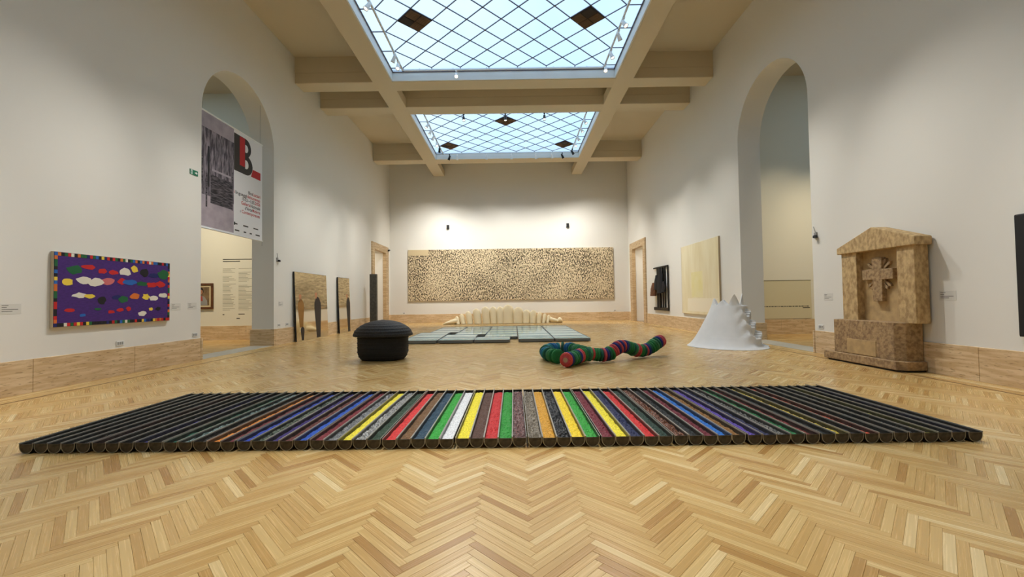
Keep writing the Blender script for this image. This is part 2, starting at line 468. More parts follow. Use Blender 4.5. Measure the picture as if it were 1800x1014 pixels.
# ------------------------------------------------------------------ spotlights on the tracks
def make_head(kind):
    mt = M['lamp_black'] if kind else M['lamp_white']
    ad = MB().box(-.03, .03, -.03, .03, -0.04, 0.0).tube([(0, 0, -0.03), (0, 0, -0.12)], 0.012, 8).mesh('adapter', mt)
    hd = MB().lathe([(0.030, 0.10), (0.045, 0.08), (0.05, 0.0), (0.062, -0.10), (0.066, -0.13), (0.058, -0.13), (0.05, -0.10)], 16).mesh('lamp_head', mt, True)
    ln = MB().lathe([(0.052, -0.105), (0.052, -0.112)], 16).mesh('lens', M['lamp_glow'])
    return ad, hd, ln
HEADS = [make_head(0), make_head(1)]

def spot(x, y, target, label, black=False, power=1.0, size=54, blend=1.0, ztop=8.81, col=(1.0, 0.975, 0.93), group='spotlights on the skylight tracks'):
    t = thing('track_spotlight', label, 'spotlight', (x, y, ztop), group)
    ad, hd, ln = HEADS[1 if black else 0]
    link(ad, 'adapter', t)
    h = link(hd, 'lamp_head', t, (0, 0, -0.16))
    d = Vector(target) - Vector((x, y, ztop - 0.16))
    q = (-d).to_track_quat('Z', 'Y')
    h.rotation_euler = q.to_euler()
    link(ln, 'lens', h)
    if power:
        ld = bpy.data.lights.new('spot_lamp', 'SPOT'); ld.energy = SPOT * power; ld.spot_size = radians(size); ld.spot_blend = blend
        ld.shadow_soft_size = 0.06; ld.color = col
        lo = bpy.data.objects.new('spot_lamp', ld); COL.objects.link(lo); lo.parent = h; lo.location = (0, 0, -0.15)
    return t

# (x, y, target, black, power)
x0, x1 = GX0, GX0 + 7 * U
SP = [
 # near skylight, left track
 (x0, 10.33, (XL, 7.4, 0.5), 0, 'first on the left rail of the near skylight'),
 (x0, 12.62, (XL, 14.8, 1.0), 0, 'second on the left rail of the near skylight'),
 (x0, 13.05, (-3.2, 9.2, 0), 0, 'last on the left rail of the near skylight'),
 (-1.77, 13.63, (-0.9, 7.0, 0), 0, 'alone on the back rail of the near skylight'),
 (x1, 11.16, (XR, 7.4, 0.5), 0, 'first on the right rail of the near skylight'),
 (x1, 11.71, (XR, 14.6, 1.3), 0, 'second on the right rail of the near skylight'),
 (x1, 12.62, (5.5, 10.8, .6), 0, 'third on the right rail of the near skylight'),
 (x1, 13.4, (2.0, 8.6, 0), 0, 'at the far right corner of the near skylight'),
 # far skylight
 (x0, 17.6, (XL, 15.2, 1.4), 0, 'first on the left rail of the far skylight'),
 (x0, 18.26, (XL, 18.0, 1.4), 0, 'second on the left rail of the far skylight'),
 (x0, 18.9, (XL, 20.4, 1.5), 0, 'third on the left rail of the far skylight'),
 (x0, 19.73, (-2.4, 15.6, 0), 0, 'fourth on the left rail of the far skylight'),
 (x0, 20.49, (-4.5, YB, 2.1), 1, 'black, on the left rail of the far skylight'),
 (-3.2, 21.6, (-6, YB, 2.1), 1, 'black, at the far left corner of the far skylight'),
 (-2.8, 21.6, (-3.4, YB, 2.1), 0, 'first white on the back rail of the far skylight'),
 (-1.29, 21.6, (-1.2, YB, 2.1), 0, 'second white on the back rail of the far skylight'),
 (-0.01, 21.6, (0.6, YB, 2.1), 0, 'third white on the back rail of the far skylight'),
 (1.25, 21.6, (2.6, YB, 2.1), 0, 'fourth white on the back rail of the far skylight'),
 (2.07, 21.6, (4.4, YB, 2.1), 0, 'fifth white on the back rail of the far skylight'),
 (2.61, 21.6, (6.0, YB, 2.1), 1, 'black, near the right end of the back rail of the far skylight'),
 (x1, 17.39, (XR, 15.6, 1.8), 0, 'first on the right rail of the far skylight'),
 (x1, 18.26, (XR, 17.6, 1.6), 0, 'second on the right rail of the far skylight'),
 (x1, 19.23, (XR, 19.3, 1.6), 0, 'third on the right rail of the far skylight'),
 (x1, 20.0, (3.6, 16.5, 0), 0, 'fourth on the right rail of the far skylight'),
 (x1, 21.08, (XR, 22.0, 1.8), 1, 'black, on the right rail of the far skylight'),
 (-1.92, 16.93, (-1.0, 13.0, 0), 1, 'left of three on the front rail of the far skylight'),
 (-0.23, 16.93, (0.2, 16, 0), 1, 'middle of three on the front rail of the far skylight'),
 (1.35, 16.93, (1.2, 13.5, 0), 1, 'right of three on the front rail of the far skylight'),
]
for x, y, tg, bk, ds in SP:
    spot(x, y, tg, ('black track spotlight ' + ds[7:] if ds.startswith('black') else ('dark track spotlight ' if bk else 'white track spotlight ') + ds), bool(bk), power=1.1 if tg[1] == YB else (0.75 if tg[2] < .1 else 1.05), size=78 if tg[1] == YB else (66 if tg[2] < .1 else 52))
# unseen lamps added in the front bay to brighten near walls and foreground
FRONT = ['over the far left', 'over the far right', 'over the left gutters', 'over the right gutters', 'facing the left arch', 'facing the right arch', 'over the near left wall', 'over the near right wall', 'over the left foreground', 'over the right foreground']
for n_, (x, y, tg) in enumerate([(x0, 9.3, (XL, 4.6, 0.3)), (x1, 9.3, (XR, 5.0, 0.3)), (-2.0, 9.0, (-1.9, 4.4, 0)), (1.6, 9.0, (1.7, 4.4, 0)), (x0, 9.8, (XL, 10.4, 1.6)), (x1, 9.9, (XR, 10.2, 1.6)),
                                 (x0, 4.6, (XL, 3.4, 0.4)), (x1, 4.6, (XR, 3.4, 0.4)), (-1.5, 4.6, (-0.5, 2.6, 0)), (1.2, 4.6, (0.5, 2.4, 0))]):
    spot(x, y, tg, 'added white spotlight above the frame, ' + FRONT[n_], power=1.2 if tg[2] < .1 else (1.5 if n_ in (0, 1, 6, 7) else .8), size=60 if tg[2] < .1 else 49, group='added spotlights out of view')

# ------------------------------------------------------------------ floor
floor = struct(MB().box(XL - TH, XR + TH, YF - .3, YB + .3, -0.25, -0.014).build('floor', M['subfloor']))
PL, PW = 0.45, 0.048
G = 0.0007
def plank_mesh(L=PL, W=PW):
    mb = MB()
    a, b = L - G, W - G
    c = 0.0010
    vs = [(0, 0, -0.012), (a, 0, -0.012), (a, b, -0.012), (0, b, -0.012), (0, 0, -c), (a, 0, -c), (a, b, -c), (0, b, -c), (c, c, 0), (a - c, c, 0), (a - c, b - c, 0), (c, b - c, 0)]
    fs = [(8, 9, 10, 11)] + [(4 + i, 4 + (i + 1) % 4, 8 + (i + 1) % 4, 8 + i) for i in range(4)] + [(i, (i + 1) % 4, 4 + (i + 1) % 4, 4 + i) for i in range(4)]
    return vs, fs
PV, PF = plank_mesh()
planks = []
XOFF = -0.22 - PL / sqrt(2)
fx0, fx1, fy0, fy1 = -6.80, 6.42, -2.0, 24.5
s2 = 1 / sqrt(2)
def w2(a, b): return ((a - b) * s2 + XOFF, (a + b) * s2)
for mm in range(-40, 41):
    for k in range(-60, 560):
        for kind in (0, 1):
            if kind == 0:
                a, b = k * PW + mm * PL, k * PW - mm * PL; ca, cb = a + PL / 2, b + PW / 2
            else:
                a, b = k * PW + mm * PL + PL, (k + 1) * PW - mm * PL - PL; ca, cb = a + PW / 2, b + PL / 2
            cx, cy = w2(ca, cb)
            if fx0 < cx < fx1 and fy0 < cy < fy1: planks.append((kind, a, b, cx, cy))
def shown(p):
    x, y = p[3], p[4]
    return 1.9 < y < 3.72 and abs(x) < 1.2 * y
planks.sort(key=lambda p: (0 if shown(p) else 1, p[3] ** 2 + p[4] ** 2))
def make_uv(me, per):
    uvl = me.uv_layers.new(name='UVMap')
    return uvl
pm = bpy.data.meshes.new('plank'); pm.from_pydata(PV, [], PF); pm.materials.append(M['wood_obj'])
uvl = pm.uv_layers.new(name='UVMap')
for lp in pm.loops:
    c = pm.vertices[lp.vertex_index].co; uvl.data[lp.index].uv = (c.x, c.y)
for kind, a, b, cx, cy in planks[:300]:
    if kind == 0: x, y = w2(a, b); rz = pi / 4
    else: x, y = w2(a + PW, b); rz = 3 * pi / 4
    o = bpy.data.objects.new('plank', pm); COL.objects.link(o); o.parent = floor
    o.location = (x, y, random.uniform(-0.0003, 0.0003)); o.rotation_euler = (random.uniform(-.002, .002), random.uniform(-.0005, .0005), rz)
rest = planks[300:]
V = []; Fc = []; tones = []; uvs = []
for kind, a, b, cx, cy in rest:
    if kind == 0: ox, oy = w2(a, b); cz, sz = s2, s2
    else: ox, oy = w2(a + PW, b); cz, sz = -s2, s2
    base = len(V); tn = random.random(); ou, ov = random.random() * 50, random.random() * 50
    far = cy > 9
    tilt = random.uniform(-.002, .002)
    if far:
        q = [(0, 0, 0), (PL - G, 0, 0), (PL - G, PW - G, 0), (0, PW - G, 0)]; fq = [(0, 1, 2, 3)]
    else:
        q, fq = PV, PF
    for u, v, z in q: V.append((ox + u * cz - v * sz, oy + u * sz + v * cz, z + (v - PW / 2) * tilt))
    for f in fq:
        Fc.append(tuple(base + i for i in f)); tones.append(tn)
        for i in f: uvs += [q[i][0] + ou, q[i][1] + ov]
fm = bpy.data.meshes.new('plank_field'); fm.from_pydata(V, [], Fc); fm.materials.append(M['wood_field'])
at = fm.attributes.new('tone', 'FLOAT', 'FACE'); at.data.foreach_set('value', tones)
ul = fm.uv_layers.new(name='UVMap'); ul.data.foreach_set('uv', uvs)
o = bpy.data.objects.new('plank_field', fm); COL.objects.link(o); o.parent = floor; tag(o, kind='stuff')
# straight border boards, dark inlay line
def board(x0, x1, y0, y1, z=0.0022, name='border_board'):
    me = bpy.data.meshes.new(name)
    L_, W_ = y1 - y0 - 0.001, x1 - x0 - 0.001
    me.from_pydata([(x0, y0, -0.01), (x0 + W_, y0, -0.01), (x0 + W_, y0 + L_, -0.01), (x0, y0 + L_, -0.01), (x0, y0, z), (x0 + W_, y0, z), (x0 + W_, y0 + L_, z), (x0, y0 + L_, z)], [],
                   [(4, 5, 6, 7), (0, 1, 5, 4), (1, 2, 6, 5), (2, 3, 7, 6), (3, 0, 4, 7)])
    me.materials.append(M['wood_obj'])
    u_ = me.uv_layers.new(name='UVMap')
    for lp in me.loops:
        c = me.vertices[lp.vertex_index].co; u_.data[lp.index].uv = (c.y, c.x)
    o = bpy.data.objects.new(name, me); COL.objects.link(o); o.parent = floor
for xa, xb in ((XL, -6.745), (6.335, XR)):
    n = 5
    ww = (xb - xa) / n
    for i in range(n):
        y = YF - random.random() * 1.2
        while y < YB:
            L_ = 2.4; board(xa + i * ww, xa + (i + 1) * ww, max(y, YF), min(y + L_, YB)); y += L_
for xa, xb in ((-6.745, -6.720), (6.310, 6.335)):
    MB().box(xa, xb, YF, YB, -0.01, 0.0024).build('inlay_strip', M['inlay'], floor)
for i in range(2):
    board(XL, XR, YB - 0.12 * (i + 1), YB - 0.12 * i, z=0.0026)

# ------------------------------------------------------------------ baseboards of travertine slabs
def base_run(name, pts_fn, length, n):
    root = bpy.data.objects.new(name, None); COL.objects.link(root); struct(root)
    for k in range(n):
        a, b = length * k / n + 0.002, length * (k + 1) / n - 0.002
        o = pts_fn(a, b).build('slab', M['trav'], root); bevel(o, 0.004, 1)
    return root
PRO = 0.035
def lr(X, sg, ya, yb):
    n = max(1, round((yb - ya) / 1.75))
    return (lambda a, b: MB().box(min(X, X - sg * PRO), max(X, X - sg * PRO), ya + a, ya + b, 0, HB)), yb - ya, n
for nm, X, sg, runs in (('left', XL, -1, [(YF, 9.705), (12.745, 21.47)]), ('right', XR, 1, [(YF, 9.52), (12.60, 21.44)])):
    root = bpy.data.objects.new('baseboard_' + nm, None); COL.objects.link(root); struct(root)
    cy, r, zs = ARCH[sg]
    for ya, yb in runs:
        n = max(1, round((yb - ya) / 1.75)); ln = (yb - ya) / n
        for k in range(n):
            xa, xb = sorted((X + sg * .02, X - sg * PRO))
            o = MB().box(xa, xb, ya + ln * k + .002, ya + ln * (k + 1) - .002, 0, HB).build('slab', M['trav'], root); bevel(o, 0.004, 1)
    for y, d in ((cy - r, 1), (cy + r, -1)):          # returns inside the arch
        xa, xb = sorted((X - sg * PRO, X + sg * (TH + PRO)))
        ya, yb = sorted((y - d * .02, y + d * PRO))
        o = MB().box(xa, xb, ya, yb, 0, HB + .001).build('slab', M['trav'], root); bevel(o, 0.004, 1)
    xa, xb = sorted((X - sg * PRO, X + sg * .02))
    MB().box(xa, xb, 24.28, YB, 0, HB).build('slab', M['trav'], root)
    # stone threshold in the arch
    xa, xb = sorted((X, X + sg * TH))
    tr = MB().box(xa, xb, cy - r, cy + r, -0.01, 0.004).build('trim_%d' % (1 if sg < 0 else 2), M['threshold']); struct(tr)
root = bpy.data.objects.new('baseboard_back', None); COL.objects.link(root); struct(root)
n = 8; ln = (XR - XL) / n
for k in range(n):
    o = MB().box(XL + ln * k + .002, XL + ln * (k + 1) - .002, YB - PRO, YB + .02, 0, HB).build('slab', M['trav'], root); bevel(o, 0.004, 1)

# ------------------------------------------------------------------ doorways with stone surrounds
for k, (X, sg) in enumerate(((XL, -1), (XR, 1))):
    root = bpy.data.objects.new('door_%d' % (k + 1), None); COL.objects.link(root); struct(root)
    xa, xb = sorted((X - sg * 0.07, X + sg * 0.12))
    for ya, yb in ((21.46, DOORY[0] + .02), (DOORY[1] - .02, 24.26)):
        bevel(MB().box(xa, xb, ya, yb, 0, 4.02).build('door_jamb', M['trav_frame'], root), 0.012)
    bevel(MB().box(xa, xb, 21.46, 24.26, 4.0, 4.37).build('door_lintel', M['trav_frame'], root), 0.012)
    # passage beyond the door
    mb = MB(); e = X + sg * 3.0; s_ = X + sg * TH
    a, b, h = 20.6, 25.2, 4.6
    for p in ([(s_, a, 0), (e, a, 0), (e, a, h), (s_, a, h)], [(s_, b, 0), (e, b, 0), (e, b, h), (s_, b, h)], [(e, a, 0), (e, b, 0), (e, b, h), (e, a, h)], [(s_, a, h), (e, a, h), (e, b, h), (s_, b, h)]):
        mb.add(p, [(0, 1, 2, 3)])
    mb.build('passage_wall', M['plaster'], root)
    MB().box(min(X, e), max(X, e), a, b, -0.02, -0.002).build('passage_floor', M['wood_field'], root)
    ld = bpy.data.lights.new('passage_fill_light', 'POINT'); ld.energy = 70; ld.shadow_soft_size = .1; ld.color = (1, .92, .8)  # unseen lamp without fixture, added to brighten the door opening
    lo = bpy.data.objects.new('passage_fill_light', ld); COL.objects.link(lo); lo.location = (X + sg * 2.0, 22.6, 4.2)

# ------------------------------------------------------------------ side rooms behind the arches
def plain_floor(name, x0, x1, y0, y1):
    me = bpy.data.meshes.new(name); V = []; F_ = []; T_ = []; U_ = []
    y = y0; wd = 0.09
    while y < y1 - 1e-6:
        x = x0 - random.random() * 1.0
        while x < x1:
            a, b = max(x, x0), min(x + 1.1, x1); base = len(V)
            V += [(a, y, 0), (b, y, 0), (b, min(y + wd, y1), 0), (a, min(y + wd, y1), 0)]; F_.append((base, base + 1, base + 2, base + 3)); T_.append(random.random() * .6); U_ += [a, y, b, y, b, y + wd, a, y + wd]
            x += 1.1
        y += wd
    me.from_pydata(V, [], F_); me.materials.append(M['wood_field'])
    at = me.attributes.new('tone', 'FLOAT', 'FACE'); at.data.foreach_set('value', T_)
    ul = me.uv_layers.new(name='UVMap'); ul.data.foreach_set('uv', U_)
    o = bpy.data.objects.new(name, me); COL.objects.link(o); tag(o, kind='structure'); return o
ROOMS = {}
for nm, sg, yb in (('left', -1, 14.92), ('right', 1, 14.29)):
    X = (XL if sg < 0 else XR) + sg * TH; e = X + sg * 6.2; ya = 5.2; h = 8.8
    xa, xb = sorted((X, e))
    struct(MB().box(xa - .2, xb + .2, yb, yb + .2, 0, h).build('wall_%s_room_back' % nm, M['cream_wall']))
    struct(MB().box(min(e, e + sg * .2), max(e, e + sg * .2), ya, yb, 0, h).build('wall_%s_room_side' % nm, M['cream_wall']))
    struct(MB().box(xa, xb, ya - .2, ya, 0, h).build('wall_%s_room_front' % nm, M['cream_wall']))
    ha, hb, hc, hd = (xa + .3, xb - 2.2, ya + .6, yb - 1.45) if sg < 0 else (xa + 2.2, xb - .4, ya + 1.2, yb - 1.9)
    rc = MB().box(xa - .2, ha, ya - .2, yb + .2, h, h + .1).box(hb, xb + .2, ya - .2, yb + .2, h, h + .1).box(ha, hb, ya - .2, hc, h, h + .1).box(ha, hb, hd, yb + .2, h, h + .1)
    rc = struct(rc.build('ceiling_%s_room' % nm, M['ceiling']))
    MB().box(ha, hb, hc, hd, h + .04, h + .044).build('pane', M['glass'], rc)  # skylight added here to bring daylight into the side room
    plain_floor('floor_%s_room' % nm, xa, xb, ya, yb)
    root = bpy.data.objects.new('baseboard_%s_room' % nm, None); COL.objects.link(root); struct(root)
    for k in range(4):
        l_ = (xb - xa) / 4
        MB().box(xa + l_ * k + .002, xa + l_ * (k + 1) - .002, yb - .03, yb + .01, 0, HB).build('slab', M['trav'], root)
    MB().box(xa, xb, yb - 3.5, yb - 3.3, h - .01, h + .03).build('ceiling_rib', M['ceiling'], rc)  # rib added to carry the extra spotlights
    # lamps added on the ceiling to light the side room
    for q in range(2):
        lx = X + sg * (1.6 + 1.6 * q)
        spot(lx, yb - 3.4, (lx + sg * .2, yb, 1.2), 'added white ceiling spotlight in the %s side room, %s the arch' % (nm, ('nearer', 'farther from')[q] + (' to' if q == 0 else '')), ztop=h - .01, power=1.6 if sg < 0 else 1.15, size=54, col=(1.0, 0.86, 0.64), group='added spotlights in the side rooms')

# ================================================================== the row of gutters
CX = [47, 73, 98, 123, 149, 178, 201, 224, 247, 273, 302, 326, 350, 373, 398, 427, 452, 477, 502, 528, 556, 580, 604, 628, 652, 682, 706, 731, 756, 780, 809, 835, 859, 884, 910,
      940, 964, 990, 1016, 1041, 1071, 1098, 1122, 1147, 1172, 1204, 1230, 1254, 1279, 1304, 1331, 1358, 1382, 1408, 1434, 1460, 1487, 1512, 1537, 1564, 1589, 1616, 1642, 1668, 1691, 1716]
# colour, description, second colour, roughness of the heap (0 smooth powder, 1 flakes, 2 curls), depth below the rim
FILL = [
 ((30, 34, 28), 'greenish black', None, 1), ((22, 52, 38), 'blackish green', None, 1), ((24, 24, 24), 'black', None, 1), ((20, 20, 22), 'black', None, 1), ((34, 34, 34), 'glossy black crinkled', None, 2),
 ((84, 46, 36), 'dark reddish brown', (120, 40, 30), 1), ((30, 26, 24), 'brown black', None, 1), ((28, 26, 26), 'black', None, 1), ((48, 44, 130), 'violet blue', None, 1), ((40, 28, 26), 'dark brown', None, 1),
 ((22, 98, 70), 'deep green', None, 1), ((150, 172, 166), 'silvery mint', (90, 110, 104), 2), ((44, 34, 26), 'dark brown', None, 1), ((240, 142, 30), 'orange', None, 1), ((120, 34, 40), 'dark wine red', None, 1),
 ((30, 66, 176), 'royal blue', None, 1), ((118, 128, 104), 'grey green curled', (60, 70, 56), 2), ((54, 30, 110), 'purple', None, 1), ((104, 38, 26), 'rust red', None, 1), ((20, 84, 190), 'bright blue', None, 1),
 ((128, 16, 30), 'crimson', None, 1), ((160, 160, 160), 'silver grey', (110, 110, 110), 2), ((248, 228, 40), 'lemon yellow', None, 0), ((40, 40, 40), 'black white curled', (200, 198, 192), 3), ((26, 62, 32), 'dark green', None, 1),
 ((222, 30, 24), 'bright red', None, 0), ((122, 82, 34), 'brown', None, 1), ((10, 62, 84), 'dark teal', None, 1), ((36, 168, 42), 'bright green', None, 1), ((238, 238, 236), 'white', None, 0),
 ((250, 230, 34), 'sunny yellow', None, 0), ((84, 46, 22), 'chocolate brown', None, 0), ((206, 24, 22), 'red', None, 1), ((26, 148, 34), 'leaf green', None, 1), ((46, 36, 36), 'dark mixed', (150, 110, 104), 3),
 ((156, 144, 124), 'grey beige', (116, 104, 86), 2), ((218, 158, 36), 'ochre yellow', None, 1), ((22, 22, 24), 'glossy black', None, 2), ((248, 212, 14), 'deep yellow', None, 0), ((40, 160, 44), 'green', None, 1),
 ((116, 14, 34), 'maroon', None, 1), ((246, 226, 40), 'pale yellow', None, 0), ((14, 26, 74), 'navy blue', None, 1), ((210, 30, 26), 'scarlet', None, 0), ((24, 56, 40), 'bottle green', None, 1),
 ((150, 92, 58), 'copper curled', (90, 52, 34), 3), ((22, 26, 24), 'black', None, 1), ((110, 16, 36), 'maroon', None, 1), ((24, 110, 196), 'sky blue', None, 0), ((146, 100, 40), 'ochre brown', None, 1),
 ((96, 72, 168), 'violet', None, 1), ((44, 44, 84), 'slate violet', None, 1), ((150, 146, 136), 'silver beige', (90, 88, 84), 3), ((24, 116, 60), 'emerald green', None, 1), ((130, 40, 34), 'brick red', None, 1),
 ((24, 30, 30), 'blue black', None, 1), ((140, 124, 30), 'olive yellow', (230, 200, 60), 1), ((36, 36, 40), 'charcoal', None, 1), ((196, 70, 34), 'orange red', None, 1), ((22, 36, 30), 'black green', None, 1),
 ((22, 22, 24), 'black', None, 1), ((30, 34, 28), 'black', None, 2), ((110, 112, 34), 'olive green', (190, 180, 60), 1), ((26, 46, 34), 'dark green', None, 1), ((18, 40, 110), 'deep blue', None, 1), ((24, 24, 26), 'black', None, 1)]
ONES = 'first second third fourth fifth sixth seventh eighth ninth tenth eleventh twelfth thirteenth fourteenth fifteenth sixteenth seventeenth eighteenth nineteenth'.split()
TENS = {20: 'twenty', 30: 'thirty', 40: 'forty', 50: 'fifty', 60: 'sixty'}
TENTH = {20: 'twentieth', 30: 'thirtieth', 40: 'fortieth', 50: 'fiftieth', 60: 'sixtieth'}
def ordinal(n):
    if n < 20: return ONES[n - 1]
    return TENTH[n] if n % 10 == 0 else TENS[n // 10 * 10] + '-' + ONES[n % 10 - 1]

TRX, TDEP, TLEN = 0.0605, 0.086, 1.98
def u_profile(r, dep, n=12):
    """from the left rim down and up to the right rim"""
    pts = [(-r, dep)]
    for k in range(n + 1):
        a = pi + pi * k / n
        pts.append((r * cos(a), (dep if r > dep else r) + (r if r < dep else dep) * sin(a)))
    pts.append((r, dep))
    return pts
ch = MB()
outer = u_profile(TRX, TDEP); inner = [(x * 0.955, max(0.003, z * 0.97 + 0.003) if z < TDEP else z) for x, z in outer]
n = len(outer)
for prof, flip in ((outer, 0), (inner, 1)):
    b = len(ch.v)
    ch.add([(x, 0, z) for x, z in prof] + [(x, TLEN, z) for x, z in prof], [(i, i + 1, n + i + 1, n + i) for i in range(n - 1)])
for y in (0, TLEN):
    ch.add([(x, y, z) for x, z in outer] + [(x, y, z) for x, z in inner], [(i, i + 1, n + i + 1, n + i) for i in range(n - 1)])
channel_me = ch.mesh('channel', M['steel_dark'])
channel_me.polygons.foreach_set('use_smooth', [True] * len(channel_me.polygons)); channel_me.set_sharp_from_angle(angle=radians(40))
rim_me = MB().box(-TRX - .0008, -TRX + .0042, -0.004, TLEN + 0.03, TDEP - 0.003, TDEP + 0.008).mesh('rim', M['steel_edge'])
rim2_me = MB().box(TRX - .0042, TRX + .0008, -0.004, TLEN + 0.03, TDEP - 0.003, TDEP + 0.008).mesh('rim', M['steel_edge'])
cap = MB(); pr = [(x * .97, max(z, .002)) for x, z in u_profile(TRX, TDEP - 0.004)]
cap.prism(pr, 0.004, lambda u, v, d: (u, d, v))
cap_me = cap.mesh('end_cap', M['cap'])
ring = MB(); o_ = u_profile(TRX, TDEP - 0.003); i_ = [(x * .90, z * .93 + .006) for x, z in o_]
nn = len(o_)
for d in (-0.003, 0.001):
    ring.add([(x, d, z) for x, z in o_] + [(x, d, z) for x, z in i_], [(i, i + 1, nn + i + 1, nn + i) for i in range(nn - 1)])
ring_me = ring.mesh('cap_ring', M['steel_edge'])
M_fill = {}
for i, px in enumerate(CX):
    x = -4.26 + (i // 5) * 0.6331 + (i % 5) * 0.1242
    col, desc, col2, ty = FILL[i]
    y0 = 3.70 + 0.02 * sin(i * 1.7) * 0.3
    t = thing('gutter_trough', 'half-round steel gutter with %s filling, %s from the left end of the row' % (desc, ordinal(i + 1)), 'gutter', (x, y0, 0.0), 'row of filled gutters')
    link(channel_me, 'channel', t); link(rim_me, 'rim', t); link(rim2_me, 'rim', t)
    e = link(cap_me, 'end_cap', t, (0, 0.001, 0)); link(ring_me, 'cap_ring', e)
    link(cap_me, 'end_cap', t, (0, TLEN - 0.005, 0))
    mt = mat('filling_' + desc.replace(' ', '_') + '_%d' % i, col, 0.7 if ty < 2 else 0.35, var=0.35 if not col2 else 0.8, vscale=70 if ty < 2 else 90, bump=0.4 if ty < 2 else 0.8, bscale=110, col2=col2)
    fl = MB(); NX, NY = 9, 110
    rr = random.Random(100 + i)
    lvl = TDEP - (0.034 if ty in (0, 1) else 0.030)
    amp = (0.004, 0.0055, 0.010, 0.012)[ty]
    ph = rr.random() * 6
    hw = sqrt(max(0.0, TRX ** 2 - max(0, 0.0605 - lvl) ** 2)) * 0.95 if lvl < TRX else TRX * 0.95
    drift = [0.006 * sin(0.5 * j + ph) + 0.004 * sin(0.17 * j + 2 * ph) for j in range(NY + 1)]
    for j in range(NY + 1):
        for k in range(NX + 1):
            u = -1 + 2 * k / NX
            fl.v.append((u * hw * .985, 0.008 + (TLEN - 0.06) * j / NY, lvl + drift[j] * 0.5 + rr.uniform(-amp, amp) + 0.004 * (1 - u * u)))
    fl.f = [(j * (NX + 1) + k, j * (NX + 1) + k + 1, (j + 1) * (NX + 1) + k + 1, (j + 1) * (NX + 1) + k) for j in range(NY) for k in range(NX)]
    fl.mi = [0] * len(fl.f)
    mats = [mt]
    if ty >= 2:                                   # loose curls on top
        c2 = mat('curl_%d' % i, col2 or tuple(min(255, v + 60) for v in col), 0.4)
        mats.append(c2)
        for q in range(150):
            cx_, cy_ = rr.uniform(-hw * .8, hw * .8), rr.uniform(.03, TLEN - .08); ra = rr.uniform(.006, .014); an = rr.uniform(0, 6.28)
            fl.tube([(cx_ + ra * cos(an + s * 1.1), cy_ + ra * sin(an + s * 1.1), lvl + 0.004 + 0.004 * s) for s in range(4)], 0.0016, 3, 1)
    o = fl.build('filling', mats, t, fix=False)
    tag(o, kind='stuff'); o['label'] = desc + ' filling'

# ================================================================== woven hut
t = thing('woven_hut', 'black woven hut with domed mushroom roof standing on the parquet', 'sculpture', (-2.91, 9.42, 0))
def oval(rx, ry, z, n=48, sq=2.6, ph=0):
    out = []
    for k in range(n):
        a = 2 * pi * k / n
        c, s = cos(a), sin(a)
        out.append((rx * math.copysign(abs(c) ** (2 / sq), c), ry * math.copysign(abs(s) ** (2 / sq), s), z))
    return out
def loft(mb, rings, mi=0, caps=True):
    n = len(rings[0]); b = len(mb.v)
    vs = [p for r in rings for p in r]
    fs = [(i * n + k, i * n + (k + 1) % n, (i + 1) * n + (k + 1) % n, (i + 1) * n + k) for i in range(len(rings) - 1) for k in range(n)]
    if caps: fs += [tuple(range(n))[::-1], tuple(range((len(rings) - 1) * n, len(rings) * n))]
    mb.add(vs, fs, mi)
body = MB(); rings = []
for k in range(23):
    z = 0.012 + 0.55 * k / 22
    s_ = 1.0 - 0.16 * max(0, (0.2 - z) / 0.2) ** 2
    rib = 0.006 * (k % 2)
    rings.append(oval(0.535 * s_ + rib, 0.40 * s_ + rib, z))
rings.insert(0, oval(0.40, 0.30, 0.0))
loft(body, rings); o = body.build('body', M['black_weave'], t, True)
roof = MB(); rings = []
RP = [(0.56, 0.43, 0.525), (0.632, 0.488, 0.522), (0.645, 0.50, 0.535)]
for k in range(1, 15):
    a = (pi / 2) * k / 15
    RP.append((0.635 * cos(a) + .009 * (k % 2), 0.49 * cos(a) + .009 * (k % 2), 0.545 + 0.325 * sin(a) ** 1.08))
RP.append((0.03, 0.03, 0.876))
for rx, ry, z in RP: rings.append(oval(rx, ry, z, sq=2.2))
loft(roof, rings); o = roof.build('roof', M['black_thatch'], t)
for k in range(5):
    a = MB(); z0 = .08 + .1 * k
    ring_p = oval(0.543 * (1 - 0.16 * max(0, (0.2 - z0) / 0.2) ** 2), 0.408 * (1 - 0.16 * max(0, (0.2 - z0) / 0.2) ** 2), z0)
    a.tube(ring_p + [ring_p[0]], 0.009, 5); a.build('woven_band', M['black_weave'], t, True)

# ================================================================== thirty trays of water
ROWS = [
 [(-3.39, -2.30), (-2.29, -1.21), (-1.20, -0.13), (0.13, 1.21), (1.22, 2.31)],
 [(-3.42, -2.33), (-2.32, -1.23), (-0.97, 0.12), (0.13, 1.21), (1.22, 2.31)],
 [(-3.45, -2.35), (-2.07, -0.98), (-0.97, 0.12), (0.13, 1.21), (1.22, 2.31)],
 [(-3.14, -2.06), (-2.05, -0.97), (-0.96, 0.12), (0.13, 1.21), (1.22, 2.31)],
 [(-3.14, -2.06), (-2.05, -0.97), (-0.96, 0.12), (0.13, 1.21), (1.22, 2.31)],
 [(-3.14, -2.06), (-2.05, -0.97), (-0.96, 0.12), (0.13, 1.21), (1.22, 2.31)]]
def rounded(x0, x1, y0, y1, r, n=4):
    pts = []
    for cx_, cy_, a0 in ((x1 - r, y0 + r, -pi / 2), (x1 - r, y1 - r, 0), (x0 + r, y1 - r, pi / 2), (x0 + r, y0 + r, pi)):
        for k in range(n + 1):
            a = a0 + pi / 2 * k / n; pts.append((cx_ + r * cos(a), cy_ + r * sin(a)))
    return pts
RN = ['front', 'second', 'third', 'fourth', 'fifth', 'rearmost']; CN = ['leftmost', 'second', 'third', 'fourth', 'rightmost']
tray_cache = {}
